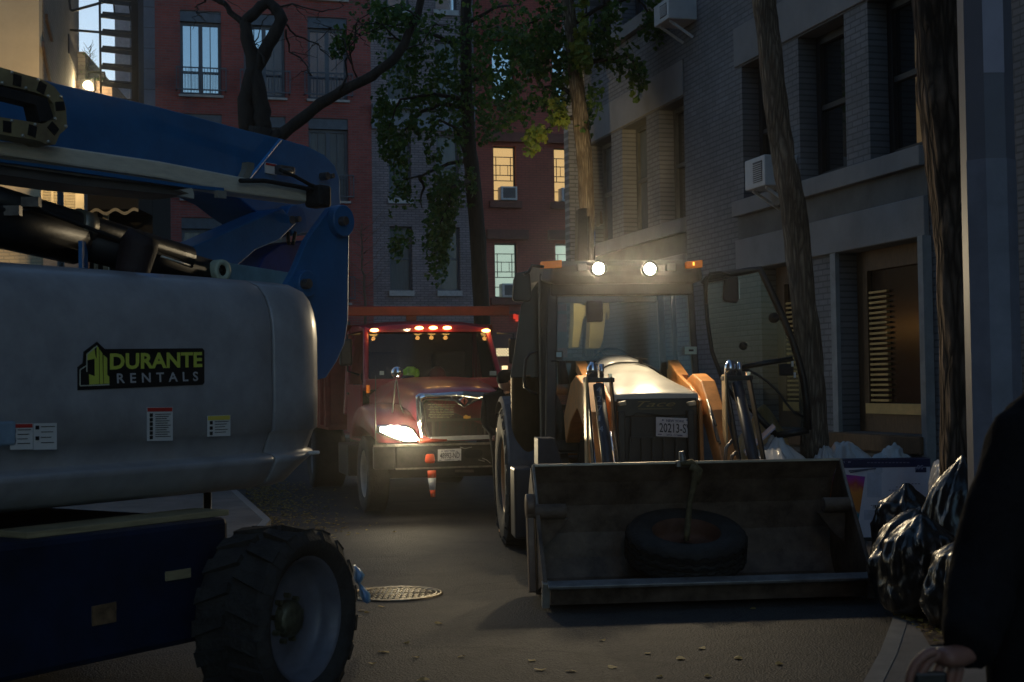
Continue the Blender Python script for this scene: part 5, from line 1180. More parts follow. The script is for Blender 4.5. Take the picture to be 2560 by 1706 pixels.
q = B(); q.prism([rp2.hit(*p) for p in ((1158, 1042), (1165, 1037), (1170, 1041), (1176, 1040), (1176, 1046), (1165, 1048), (1159, 1047))], TG * .01); q.build('orange_tag', mat('orange tag', (.75, .38, .05), .5), trk)
q = B(); q.box(T(.0, -.0, 1.175), (1.0, .02, .03), TAX); q.box(T(-.40, -.0, 1.06), (.03, .02, .22), TAX); q.box(T(.36, -.0, 1.06), (.03, .02, .22), TAX); q.build('radiator_frame', mat('khaki frame', (.07, .06, .04), .6), trk)
q = B(); c = rp2.hit(1212, 1065, .02); q.lathe(c, TG, [(.02, 0), (.02, .01), (.035, .01), (.035, 0)], 16); q.bar(rp2.hit(1212, 1070, .02), rp2.hit(1212, 1090, .02), .012, .02); q.build('tow_eye', M_steel, trk)
# headlights
hp_ = tpl(-.09)
def lampshape(x): return [(953, 1069), (975, 1067), (1016, 1069), (1030, 1075), (1046, 1098), (1040, 1103), (1015, 1104), (985, 1094), (953, 1080)]
q = B(); q.prism([tpl(-.05).hit(*p) for p in ((942, 1064), (975, 1062), (1020, 1064), (1036, 1073), (1052, 1102), (1040, 1108), (1010, 1108), (980, 1098), (942, 1083))], -TG * .12); q.build('headlight_bezel', M_chrome, trk, bevel=.01)
q = B(); q.prism([hp_.hit(*p) for p in lampshape(0)], -TG * .03); hl = q.build('headlight', emis('headlight lens', (1, .86, .58), 40), trk)
hc = hp_.hit(1000, 1084)
light('SPOT', 'headlight_beam', hc + TG * .08, 14, (1, .80, .48), .07, target=hc + TG * 6 + V((0, 0, -.9)), spot=150, blend=.9)
light('SPOT', 'headlight_main', hc + TG * .07, 110, (1, .80, .46), .07, target=hc + TG * 8 + TE * .5 + V((0, 0, .35)), spot=44, blend=1.0)
light('POINT', 'headlight_spill', hc + TG * .30 + V((0, 0, .06)), 8, (1, .80, .48), .06)
q = B(); q.prism([tpl(-.05).hit(*p) for p in ((1254, 1094), (1262, 1070), (1290, 1062), (1330, 1064), (1330, 1084), (1290, 1096))], -TG * .1); q.build('headlight', mat('unlit headlamp glass', (.35, .34, .3), .15), trk, bevel=.01)
q = B(); q.tube([tpl(-.12).hit(1048, 1103), tpl(-.12).hit(1117, 1101)], [.03, .014], 10); q.build('red_bar', mat('red plastic bar', (.50, .06, .03), .4), trk)
# cab
cabw = .93
q = B()
for s_ in (-1, 1):
    q.bar(T(s_ * .93, 1.78, 1.55), T(s_ * .84, 2.28, 2.38), .07, .09, up=TG); q.bar(T(s_ * .97, 3.3, 1.2), T(s_ * .9, 3.3, 2.38), .07, .14, up=TG)
q.box(T(0, 3.33, 1.7), (1.9, .06, 1.3), TAX); q.box(T(0, 2.5, 1.1), (1.85, 1.6, .5), TAX); q.box(T(0, 1.80, 1.62), (1.88, .10, .14), TAX)
cb = q.build('cab', M_red, trk, bevel=.02)
q = B(); rr = []
for m, w_, z in ((2.18, .80, 2.36), (2.22, .86, 2.42), (2.45, .90, 2.47), (3.0, .92, 2.49), (3.36, .90, 2.46)):
    rr.append([T(-w_, m, 2.345), T(-w_, m, z - .05), T(-w_ * .6, m, z), T(0, m, z + .015), T(w_ * .6, m, z), T(w_, m, z - .05), T(w_, m, 2.345)])
q.loft(rr, smooth=False); q.build('cab_roof', M_red, trk, bevel=.015)
q = B(); q.quad(T(-.88, 1.80, 1.70), T(.88, 1.80, 1.70), T(.80, 2.22, 2.345), T(-.80, 2.22, 2.345)); q.build('windscreen', clear_glass('truck glass', tint=(.6, .65, .6), mixf=.04), trk)
for s_ in (-1, 1):
    q = B(); q.prism([T(s_ * .94, m, z) for m, z in ((1.95, 1.62), (3.2, 1.62), (3.2, .95), (1.95, .95))], TE * s_ * .035); q.prism([T(s_ * .93, m, z) for m, z in ((3.14, 1.62), (3.2, 1.62), (3.2, 2.32), (3.14, 2.32))], TE * s_ * .03); d_ = q.build('door', M_red, trk, bevel=.01)
    q = B(); q.quad(T(s_ * .95, 1.95, 1.63), T(s_ * .95, 3.14, 1.63), T(s_ * .90, 3.14, 2.33), T(s_ * .87, 2.32, 2.33)); q.build('door_glass', M_doorglass, d_)
    q = B(); q.box(T(s_ * .985, 3.0, 1.5), (.02, .14, .03), TAX); q.build('door_handle', M_blackmetal, d_)
    q = B(); q.tube([T(s_ * .98, 2.0, 1.75), T(s_ * 1.14, 1.95, 1.8), T(s_ * 1.14, 1.95, 2.28), T(s_ * .95, 2.1, 2.3)], .014, 8); mr_ = q.build('mirror_arm', M_blackmetal, trk)
    q = B(); q.box(T(s_ * 1.16, 1.96, 2.05), (.17, .07, .36), TAX); q.build('mirror', M_blackmetal, trk, bevel=.03)
rl = tpl(2.17)
for x, y in ((936, 826), (1048, 820.5), (1083, 820), (1118, 820), (1215, 827)):
    q = B(); c = rl.hit(x, y); rings = [[c + TE * (math.cos(t) * .058 * s) + V((0, 0, math.sin(t) * .024 * s)) + TG * h_ for t in [2 * math.pi * k / 16 for k in range(16)]] for s, h_ in ((1, -.01), (1, .012), (.7, .026), (.3, .032))]
    q.loft(rings); q.build('roof_lamp', emis('amber roof lamp', (1, .56, .14), 7), trk)
    light('POINT', 'roof_lamp_glow', c + TG * .07, .4, (1, .45, .1), .03)
# things on the dash
dpl = tpl(2.1)
q = B(); rv = random.Random(4)
for k in range(11): q.ball(dpl.hit(1012 + k * 2.9, 934 - 5 * math.sin(k * .31) - rv.uniform(0, 4)) + V((0, rv.uniform(-.05, .05), 0)), rv.uniform(.035, .06), 5, (1, rv.uniform(.6, 1.2), rv.uniform(.8, 1.5)))
vest = q.build('safety_vest', mat('hi vis yellow', (.45, .85, .02), .6, var=.6, scale=12, emit=(.4, .8, .0), es=.04)); rm = vest.modifiers.new('merge', 'REMESH'); rm.mode = 'VOXEL'; rm.voxel_size = .012; tag(vest, 'crumpled bright yellow safety vest on the truck dashboard', 'vest')
q = B(); q.lathe(dpl.hit(1094, 941), (0, 0, 1), [(.13, -.01), (.115, 0), (.11, .05), (.085, .10), (.04, .13), (0, .135)], 24); tag(q.build('hard_hat', mat('red hard hat', (.35, .04, .04), .3)), 'red hard hat lying on the truck dashboard', 'hard hat')
q = B(); q.box(T(0, 3.27, 1.8), (1.74, .03, 1.1), TAX); q.box(T(0, 2.75, 2.345), (1.6, 1.1, .01), TAX); q.build('cab_lining', M_black, trk)
q = B(); q.box(T(0, 2.0, 1.66), (1.7, .4, .05), TAX); q.build('dashboard', M_black, trk)
for s_ in (-.5, .45): q = B(); q.box(T(s_, 2.95, 1.75), (.5, .14, .65), TAX); q.build('seat', M_black, trk, bevel=.05)
wl_ = tpl(1.78)
for (x0, y0, x1, y1) in ((949, 928, 960, 938), (1224, 928, 1241, 939)):
    q = B(); q.quad(*[wl_.hit(*p, .06) for p in ((x0, y0), (x1, y0), (x1, y1), (x0, y1))]); q.build('glass_sticker', mat('pale teal sticker', (.45, .55, .5), .5), trk)
# hood mirror on its stalk, guide rod
hm = tpl(.25)
q = B(); q.ball(hm.hit(993, 932), .075, 8, (1, .7, 1)); q.build('convex_mirror', M_chrome, trk)
q = B(); q.tube([hm.hit(993, 940), hm.hit(988, 960), hm.hit(979, 1056)], .010, 6); q.tube([hm.hit(991, 950), hm.hit(1000, 1010), hm.hit(1014, 1046)], .007, 6); q.build('mirror_stalk', M_steel, trk)
q = B(); q.tube([T(-1.12, -.1, .88), T(-1.11, -.1, 1.72)], .006, 6); q.build('guide_rod', M_steel, trk)
q = B(); q.box(tpl(.5).hit(920, 973), (.03, .2, .10)); q.build('side_marker', M_amber, trk, bevel=.01)
# wheels, frame, dump body
for s_ in (-1, 1):
    wheel(trk, T(s_ * .98, .95, .50), TE * s_, .50, .27, .29, mat('pale steel rim', (.42, .38, .32), .5), dish=.12, lugs=0, hubr=.12)
    wheel(trk, T(s_ * .95, 5.6, .50), TE * s_, .50, .5, .29, M_rimgrey, dish=.18, lugs=0, hubr=.12)
q = B(); q.box(T(0, 3.6, .72), (.8, 6.4, .25), TAX); q.box(T(0, .95, .5), (1.9, .14, .14), TAX); q.box(T(0, 5.6, .5), (1.9, .2, .2), TAX); q.box(T(-.9, 2.4, .62), (.5, .9, .42), TAX); q.build('frame', M_blackmetal, trk, bevel=.02)
q = B(); q.box(T(0, 4.5 + 1.0, 1.02), (2.4, 4.0, .08), TAX)
for s_ in (-1, 1): q.box(T(s_ * 1.2, 5.5, 1.75), (.08, 4.0, 1.46), TAX)
q.box(T(0, 3.55, 1.75), (2.4, .08, 1.46), TAX)
for k in range(5): 
    for s_ in (-1, 1): q.box(T(s_ * 1.26, 3.7 + k * .9, 1.75), (.06, .08, 1.4), TAX)
q.build('dump_body', M_redor, trk, bevel=.01)
q = B(); q.box(T(0, 3.1, 2.66), (2.5, 1.0, .045), TAX); q.bar(T(-1.25, 2.58, 2.63), T(1.25, 2.58, 2.63), .06, .13); q.box(T(-.15, 2.60, 2.55), (.14, .06, .12), TAX); q.build('cab_guard', M_redor, trk, bevel=.01)
# traffic cone hanging through the bumper
cn_ = thing('traffic_cone', 'orange and white traffic cone hanging upside down through the truck bumper', 'cone', at(1083, 1240, 16.75))
cp_ = tpl(-.27)
def conep(name, y0, y1, w0, w1, m, x0, x1):
    q = B(); a, c = cp_.hit(x0, y0), cp_.hit(x1, y1); q.tube([a, c], [w0, w1], 24); q.build(name, m, cn_)
M_cone = mat('fluorescent cone orange', (.95, .12, .03), .5, var=.1, emit=(1, .08, .02), es=.0); 
q = B(); q.loft([[cp_.hit(1075, y) + TE * math.cos(t) * w_ + TG * math.sin(t) * w_ * .6 for t in [2 * math.pi * k / 20 for k in range(20)]] for y, w_ in ((1135.5, .04), (1138, .052), (1145, .058), (1153, .062), (1158, .05))]); q.build('cone_base', M_cone, cn_)
conep('cone_body', 1177, 1195, .052, .050, M_cone, 1079, 1080); conep('cone_collar', 1195, 1225, .0495, .034, M_white, 1080, 1081.5); conep('cone_tip', 1225, 1243, .034, .026, M_cone, 1081.5, 1082.5)

# ------------------------------------------------------------ man beside the truck
man = thing('person', 'person in a dark cap and black jacket between the truck and the backhoe, facing right', 'person', (at(1262, 1200, 15.7).x, 15.7, 0))
mx = at(1256, 1000, 15.7).x; my = 15.7
def mn(x, y, z): return V((mx + x, my + y, z))
J = [(mn(0, 0, .98), (.15, .11)), (mn(0, 0, 1.2), (.16, .11)), (mn(-.01, 0, 1.42), (.18, .11)), (mn(0, 0, 1.52), (.07, .07)), (mn(.01, -.01, 1.58), (.06, .06)),
     (mn(-.17, .02, 1.45), .07), (mn(-.20, .02, 1.18), .052), (mn(-.08, -.12, 1.02), .042), (mn(.17, .02, 1.45), .07), (mn(.22, .0, 1.18), .052), (mn(.20, -.16, 1.05), .042),
     (mn(.08, 0, .9), .095), (mn(.09, 0, .5), .065), (mn(.09, .02, .1), .045), (mn(.09, -.12, .05), .04), (mn(-.05, .02, .9), .095), (mn(-.05, .03, .5), .065), (mn(-.05, .05, .1), .045), (mn(-.05, -.08, .05), .04)]
skin('body', J, [(0, 1), (1, 2), (2, 3), (3, 4), (2, 5), (5, 6), (6, 7), (2, 8), (8, 9), (9, 10), (0, 11), (11, 12), (12, 13), (13, 14), (0, 15), (15, 16), (16, 17), (17, 18)], M_cloth, man)
hd = at(1267, 955, 15.68)
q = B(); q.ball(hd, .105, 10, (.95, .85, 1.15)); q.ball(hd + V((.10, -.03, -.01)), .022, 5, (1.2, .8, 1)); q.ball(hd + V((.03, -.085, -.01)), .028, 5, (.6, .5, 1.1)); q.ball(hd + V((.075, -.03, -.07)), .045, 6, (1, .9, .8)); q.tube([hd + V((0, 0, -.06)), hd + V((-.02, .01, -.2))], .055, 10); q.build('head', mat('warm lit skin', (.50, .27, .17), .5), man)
q = B(); q.ball(hd + V((-.005, 0, .035)), .112, 10, (.98, .88, .95)); q.box(hd + V((.11, -.02, .04)), (.12, .13, .018)); q.build('cap', M_cloth, man)
for hx in (-.08, .20):
    q = B(); h0 = mn(hx, -.16, 1.02); q.ball(h0, .04, 6, (.8, 1, .6))
    for k in range(4): q.tube([h0 + V(((k - 1.5) * .016, -.03, 0)), h0 + V(((k - 1.5) * .018, -.07, -.01)), h0 + V(((k - 1.5) * .018, -.085, -.03))], .008, 6)
    q.tube([h0 + V((.03, -.01, 0)), h0 + V((.045, -.045, .01))], .009, 6); q.build('hand', M_skin, man)
# ------------------------------------------------------------ trees
def crooked(pts, k=3, amp=.03, seed=0):
    rnd = random.Random(seed); out = []
    for a, c in zip(pts[:-1], pts[1:]):
        for j in range(k): out.append(a.lerp(c, j / k) + (V((rnd.uniform(-1, 1), rnd.uniform(-1, 1), 0)) * amp if (out) else V()))
    return out + [pts[-1]]
def limb(q, pts, r0, r1, n=12, amp=.03, seed=0, k=3, rough=.06):
    P = crooked([V(p) for p in pts], k, amp, seed); m = len(P) - 1
    q.tube(P, [(r0 + (r1 - r0) * i / m) * (1 + rough * math.sin(i * 2.3 + seed)) for i in range(m + 1)], n)
def trunk_disp(o, s=.05, size=.25):
    tx = bpy.data.textures.new('barkrough', 'CLOUDS'); tx.noise_scale = size
    sb = o.modifiers.new('sub', 'SUBSURF'); sb.subdivision_type = 'SIMPLE'; sb.levels = sb.render_levels = 2
    d = o.modifiers.new('rough', 'DISPLACE'); d.texture = tx; d.strength = s; d.texture_coords = 'GLOBAL'
def leaves(q, c, rad, n, size, rnd, hang=.6):
    """fan shaped leaves scattered through an uneven clump round c"""
    for _ in range(n):
        while True:
            u = V((rnd.uniform(-1, 1), rnd.uniform(-1, 1), rnd.uniform(-1, 1)))
            if u.length < 1: break
        p = V(c) + V((u.x * rad[0], u.y * rad[1], u.z * rad[2]))
        if noise.noise(p * 2.6) < -.12: continue
        s = size * rnd.uniform(.6, 1.25)
        d = V((rnd.uniform(-1, 1), rnd.uniform(-1, 1), -hang + rnd.uniform(-.7, .7))).normalized(); x = d.orthogonal().normalized(); x = Matrix.Rotation(rnd.uniform(0, 6.28), 3, d) @ x
        f = d.cross(x) * s * .15
        q.add([p, p + d * s * .55 + x * s * .55, p + d * s * .9 + x * s * .28 + f, p + d * s * .78, p + d * s * .9 - x * s * .28 + f, p + d * s * .55 - x * s * .55], [(0, 1, 2, 3), (0, 3, 4, 5)])
rnd = random.Random(11)
# slim tree close to the cab (right pavement)
t1 = thing('tree', 'slim leaning tree with pale ridged bark behind the open cab door', 'tree', gnd(2032, 1260) if False else (at(2030, 1150, 13.6).x, 13.6, .12), 'ginkgo trees along the street')
P1 = [(2042, 1330), (2038, 1150), (2035, 1050), (2025, 900), (2005, 720), (1990, 560), (1960, 400), (1938, 250), (1920, 80), (1905, -40), (1890, -200)]
Y1 = 13.6
pts = [at(x, y, Y1) for x, y in P1]; pts[0].z = .1
q = B(); q.tube(pts, [.155, .135, .128, .122, .118, .13, .112, .115, .11, .115, .10], 20); tko = q.build('trunk', M_bark, t1); trunk_disp(tko, .05, .16)
q = B(); top = pts[-1]
for k, (dx, dy, dz) in enumerate(((-.9, .5, 1.8), (.8, -.6, 2.0), (.2, 1.0, 2.6))): limb(q, [top, top + V((dx * .5, dy * .5, dz * .5)), top + V((dx, dy, dz))], .07, .02, 8, .06, k)
q.build('branch', M_bark, t1)
q = B(); leaves(q, top + V((0, 0, 2.6)), (1.8, 1.8, 1.2), 1500, .085, rnd); q.build('crown', M_leaf, t1)
# thick old tree, near right edge
t2 = thing('tree', 'thick tree with deeply furrowed dark bark beside the street pole', 'tree', (at(2385, 1250, 10.9).x, 10.9, .12), 'ginkgo trees along the street')
P2 = [(2400, 1480), (2404, 1200), (2396, 1000), (2388, 800), (2382, 640), (2378, 540), (2372, 380), (2362, 240), (2356, 120), (2350, 0), (2345, -160)]
W2 = [62, 50, 44, 40, 42, 46, 58, 68, 62, 68, 60]
pts = [at(x, y, 10.9) for x, y in P2]; pts[0].z = .1
q = B(); q.tube(pts, [w_ / F * 10.9 * 1.02 for w_ in W2], 28); tko = q.build('trunk', barkmat('furrowed bark', (.17, .125, .095), (.04, .03, .023), 17, (1, 1, .12), 1.0), t2); trunk_disp(tko, .045, .10)
q = B(); top = pts[-1]
for k, (dx, dy, dz) in enumerate(((-1.2, .5, 2.2), (1.0, -.6, 2.0), (.2, 1.0, 2.6))): limb(q, [top, top + V((dx * .5, dy * .5, dz * .5)), top + V((dx, dy, dz))], .11, .03, 8, .06, k)
q.build('branch', M_bark, t2)
q = B(); leaves(q, top + V((0, 0, 3.0)), (2.0, 2.0, 1.3), 1500, .085, rnd); q.build('crown', M_leaf, t2)
# ginkgo behind the backhoe
Y3 = 20.5
t3 = thing('tree', 'ginkgo just behind the backhoe cab, its trunk lit yellow, with lime leaf clusters', 'tree', (at(1478, 1150, Y3).x, Y3, .12), 'ginkgo trees along the street')
pts = [at(x, y, Y3) for x, y in ((1480, 1200), (1474, 800), (1467, 520), (1462, 400), (1452, 300), (1440, 200), (1428, 100), (1420, 0), (1412, -150))]; pts[0].z = .1
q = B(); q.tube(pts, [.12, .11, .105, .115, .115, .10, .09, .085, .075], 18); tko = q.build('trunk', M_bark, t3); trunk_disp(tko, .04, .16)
q = B()
for k, P in enumerate(([(1440, 290), (1410, 300), (1385, 310), (1340, 350)], [(1452, 320), (1468, 330), (1470, 310)], [(1430, 130), (1460, 90), (1466, 20)], [(1444, 160), (1510, 150), (1570, 140), (1600, 190)], [(1440, 240), (1395, 215), (1330, 220)], [(1424, 40), (1380, 30), (1320, 60)], [(1430, 60), (1500, 20), (1590, -10), (1640, 60)])):
    limb(q, [at(x, y, Y3 + rnd.uniform(-.5, .5) * (i > 0)) for i, (x, y) in enumerate(P)], .04, .012, 6, .03, k)
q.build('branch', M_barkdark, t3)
q = B()
def cl(q, x, y, Y, rx, rz, n, size, ry=None): leaves(q, at(x, y, Y), (rx / F * Y, (ry or .35), rz / F * Y), n, size, rnd)
for (x, y, rx, rz, n) in ((1452, 10, 18, 32, 90), (1460, 70, 20, 32, 100), (1448, 130, 28, 28, 110), (1462, 160, 18, 30, 60)): cl(q, x, y, Y3 - .3, rx, rz, n, .10)
q.build('lime_cluster', M_leafy, t3)
q = B()
for (x, y, rx, rz, n) in ((1396, 275, 24, 34, 110), (1380, 310, 34, 26, 140), (1350, 330, 30, 22, 90), (1330, 360, 18, 28, 80)): cl(q, x, y, Y3 - .3, rx, rz, n, .10)
q.build('lime_cluster', M_leafy, t3)
q = B()
for (x, y, rx, rz, n) in ((1500, 120, 30, 60, 200), (1530, 60, 40, 50, 200), (1560, 150, 30, 40, 120), (1590, 190, 22, 40, 110), (1600, 215, 10, 18, 40), (1630, 40, 26, 60, 150), (1650, 90, 12, 30, 50), (1480, 250, 24, 60, 90), (1410, 200, 40, 70, 240), (1390, 150, 50, 60, 260), (1350, 220, 60, 50, 260), (1380, 60, 60, 60, 260), (1320, 110, 60, 60, 280), (1420, -60, 160, 70, 500), (1460, 320, 16, 20, 40), (1270, 150, 70, 90, 340), (1260, 260, 60, 50, 220), (1600, -60, 90, 50, 200)): cl(q, x, y, Y3 + .2, rx, rz, int(n * 1.4), .085, .8)
q.build('crown', M_leaf, t3)
# centre tree with drooping branches, further off
Y4 = 29
t4 = thing('tree', 'tall tree in the middle distance with drooping leafy branches, right of the red brick house', 'tree', (at(1205, 1100, Y4).x, Y4, .12), 'ginkgo trees along the street')
pts = [at(x, y, Y4) for x, y in ((1215, 1100), (1205, 800), (1195, 600), (1182, 450), (1172, 350), (1168, 250), (1165, 120), (1165, 0), (1160, -150))]; pts[0].z = .1
q = B(); q.tube(pts, [.19, .17, .165, .16, .14, .13, .12, .11, .09], 16); tko = q.build('trunk', M_barkdark, t4); trunk_disp(tko, .05, .2)
q = B()
for k, P in enumerate(([(1172, 400), (1120, 410), (1050, 440), (1010, 450)], [(1170, 270), (1100, 260), (1040, 290), (1000, 340), (985, 440)], [(1168, 250), (1080, 235), (1000, 250), (965, 330)], [(1166, 120), (1090, 90), (1000, 60), (930, 80)], [(1185, 450), (1130, 470), (1100, 560)], [(1165, 60), (1230, 20), (1300, 10)], [(1168, 200), (1240, 190), (1310, 230)], [(1050, 440), (1060, 470), (1055, 520)], [(1180, 430), (1150, 330), (1100, 300), (1070, 350)])):
    limb(q, [at(x, y, Y4 + rnd.uniform(-1, .6) * (i > 0)) for i, (x, y) in enumerate(P)], .05, .012, 6, .05, k)
q.build('branch', M_barkdark, t4)
q = B()
Q = [(960, 290, 26, 50, 230), (968, 340, 22, 50, 200), (975, 250, 40, 30, 220), (1010, 380, 18, 60, 150), (1000, 450, 12, 40, 70), (1040, 240, 60, 40, 320), (1060, 180, 70, 60, 420), (1000, 150, 60, 60, 260), (1110, 230, 60, 60, 420), (1090, 100, 90, 70, 500), (990, 60, 90, 50, 360), (920, 40, 50, 40, 100), (1180, 160, 80, 110, 620), (1250, 60, 110, 70, 560), (1240, 190, 90, 70, 560), (1200, 300, 70, 60, 360), (1120, 320, 60, 40, 260), (1300, 130, 60, 60, 300), (1110, 500, 40, 50, 330), (1100, 560, 42, 70, 480), (1090, 620, 40, 50, 300), (1095, 680, 24, 40, 110), (1110, 450, 50, 40, 260), (1140, 470, 40, 50, 200), (1010, 590, 34, 26, 70), (990, 620, 20, 30, 50), (1030, 490, 14, 26, 30), (1030, 320, 20, 30, 60), (1200, -60, 220, 70, 800), (1300, 260, 50, 50, 180)]
for (x, y, rx, rz, n) in Q: cl(q, x, y, Y4 - .2, rx, rz, int(n * 1.05), .095, 1.3)
q.build('crown', M_leaf, t4)
q = B(); rs = random.Random(21)
for (x, y0, y1) in ((955, 250, 400), (968, 300, 400), (985, 300, 560), (1012, 340, 520), (1000, 280, 420), (1030, 250, 330), (1045, 250, 350), (1075, 300, 420), (1100, 330, 470), (1115, 460, 640), (1095, 500, 700), (1080, 480, 620), (1130, 470, 600), (1110, 600, 700), (1150, 340, 440), (940, 60, 140), (1035, 100, 200), (1210, 250, 360), (1240, 240, 330), (1275, 200, 330), (995, 570, 650), (1020, 575, 610), (1180, 420, 520)):
    for k in range(int((y1 - y0) / 9)):
        cl(q, x + 5 * math.sin(k * .5 + x), y0 + k * 9, Y4 - .8, 8 + 4 * rs.random(), 8, 9, .095, .25)
q.build('hanging_strands', M_leaf, t4)
# dark crossing tree on the left
Y5 = 27
t5 = thing('tree', 'dark bare tree whose limbs cross in a loop in front of the red brick house', 'tree', (at(640, 1000, Y5).x, Y5, .12))
q = B()
def L5(P, r0, r1, s=0, amp=.02): limb(q, [at(x, y, Y5) for x, y in P], r0, r1, 14, amp, s, 3)
L5([(640, 1190), (630, 700), (640, 400), (650, 320)], .30, .24, 1)
L5([(655, 330), (655, 280), (640, 200), (628, 140), (616, 75), (612, 50)], .18, .105, 2)
L5([(612, 55), (640, 30), (662, 8), (680, -40)], .11, .10, 3)
L5([(620, 340), (614, 250), (625, 200), (650, 150), (680, 95), (705, 48), (690, 25), (668, 5)], .16, .10, 4)
L5([(612, 60), (585, 40), (560, 10), (530, -5), (510, -20)], .07, .03, 5)
L5([(690, 345), (740, 310), (800, 260), (860, 225), (930, 190), (990, 145), (1020, 90), (1045, 30), (1060, -60)], .12, .07, 6)
L5([(640, 400), (670, 360), (700, 335)], .15, .12, 7)
q.build('trunk', M_barkdark, t5)
q = B(); rn2 = random.Random(5)
for k, P in enumerate(([(700, 50), (740, 90), (790, 110), (830, 150)], [(690, 20), (730, 10), (800, 30), (850, 20)], [(850, 225), (880, 120), (890, 60), (930, 20)], [(880, 160), (860, 100), (830, 70)], [(715, 75), (730, 130), (770, 170), (780, 190)], [(560, 10), (550, -10), (540, -30)], [(660, 160), (640, 110), (655, 60)], [(870, 215), (895, 200), (880, 120), (905, 60), (950, 60)], [(1010, 110), (960, 60), (900, 90)], [(1040, 40), (1000, 10), (960, 20)], [(1000, 130), (1050, 110), (1090, 60)], [(520, -5), (500, 10), (490, 30)])):
    limb(q, [at(x, y, Y5 + rn2.uniform(-.6, .6)) for x, y in P], .022, .008, 5, .06, k)
    for j in range(5):
        x, y = P[rn2.randrange(1, len(P))]; a = at(x, y, Y5); d = V((rn2.uniform(-.5, .5), rn2.uniform(-.3, .3), rn2.uniform(-.4, .3))); limb(q, [a, a + d * .5, a + d], .01, .004, 4, .05, j)
q.build('twigs', M_barkdark, t5)
q = B()
for (x, y, rx, rz, n) in ((855, 90, 26, 34, 90), (840, 125, 22, 14, 40), (1020, 40, 40, 40, 120), (960, 30, 40, 30, 90)): cl(q, x, y, Y5, rx, rz, n, .12, .5)
q.build('crown', M_leaf, t5)
# sapling on the low roof
t6 = thing('sapling', 'spindly sapling growing on the low brick roof against the sky', 'sapling', at(221, 200, 36.5))
q = B(); limb(q, [at(222, 203, 36.5), at(219, 170, 36.5), at(224, 140, 36.5), at(227, 116, 36.5)], .03, .008, 6, .02)
for k in range(16):
    y = 190 - k * 4.6; a = at(221 + (k % 3), y, 36.5); s_ = 1 if k % 2 else -1; L_ = .22 - k * .006; limb(q, [a, a + V((s_ * L_ * .5, 0, .08)), a + V((s_ * L_, rn2.uniform(-.1, .1), .2))], .010, .004, 4, .02, k)
q.build('stem', M_barkdark, t6)
q = B(); leaves(q, at(221, 165, 36.5), (.28, .2, .45), 60, .05, rnd); q.build('foliage', M_leaf, t6)
q = B(); leaves(q, at(242, 203, 36.5), (.32, .2, .12), 130, .07, rnd); tag(q.build('roof_shrub', M_leaf), 'low shrub along the roof edge next to the floodlight', 'shrub')
# vine-like bare creeper on the red wall beside the boom
t7 = thing('bare_shrub', 'thin leafless street sapling in front of the red brick wall above the dump body', 'sapling', (at(912, 1000, 30).x, 30, .12))
q = B(); limb(q, [at(914, 1100, 30), at(913, 780, 30), at(908, 690, 30), at(902, 640, 30), at(905, 560, 30)], .04, .012, 6, .03)
for k in range(12):
    y = 740 - k * 15; a = at(909, y, 30); s_ = 1 if k % 2 else -1; limb(q, [a, a + V((s_ * .25, 0, .2)), a + V((s_ * .5, 0, .5))], .012, .004, 4, .03, k)
q.build('stem', mat('pale thin bark', (.22, .15, .11), .9), t7)

# ------------------------------------------------------------ rubbish on the right pavement
def bagmat(name, col, rough, trans=0, alpha=None, coat=1.0):
    m, t, b = nodes(name); L = t.links; N = t.nodes
    tc = N.new('ShaderNodeTexCoord'); mp = N.new('ShaderNodeMapping'); mp.inputs['Scale'].default_value = (1, 1, .45); L.new(tc.outputs['Object'], mp.inputs[0])
    nz = N.new('ShaderNodeTexNoise'); nz.inputs['Scale'].default_value = 5; nz.inputs['Detail'].default_value = 3; nz.inputs['Distortion'].default_value = 1.2
    vo = N.new('ShaderNodeTexVoronoi'); vo.feature = 'DISTANCE_TO_EDGE'; vo.inputs['Scale'].default_value = 7
    mxv = N.new('ShaderNodeVectorMath'); mxv.operation = 'MULTIPLY_ADD'; mxv.inputs[1].default_value = (.5, .5, .5)
    L.new(mp.outputs[0], nz.inputs['Vector']); L.new(nz.outputs['Color'], mxv.inputs[0]); L.new(mp.outputs[0], mxv.inputs[2]); L.new(mxv.outputs[0], vo.inputs['Vector'])
    bp = N.new('ShaderNodeBump'); bp.inputs['Strength'].default_value = .6; bp.inputs['Distance'].default_value = .03; L.new(nz.outputs[0], bp.inputs['Height'])
    b2 = N.new('ShaderNodeBump'); b2.inputs['Strength'].default_value = .15; b2.inputs['Distance'].default_value = .03; L.new(vo.outputs['Distance'], b2.inputs['Height']); L.new(bp.outputs[0], b2.inputs['Normal']); L.new(b2.outputs[0], b.inputs['Normal'])
    b.inputs['Specular Tint'].default_value = (1, .96, .9, 1); setp(b, Base_Color=(*col, 1), Roughness=rough, Coat_Weight=coat * .4, Coat_Roughness=.08, Transmission_Weight=trans); b.inputs['Specular IOR Level'].default_value = .8
    if alpha: b.inputs['Alpha'].default_value = alpha
    return m
M_bagk = bagmat('black plastic bag', (.006, .006, .007), .30, coat=0)
M_bagw = bagmat('clear plastic bag', (.62, .61, .60), .25, coat=.8)
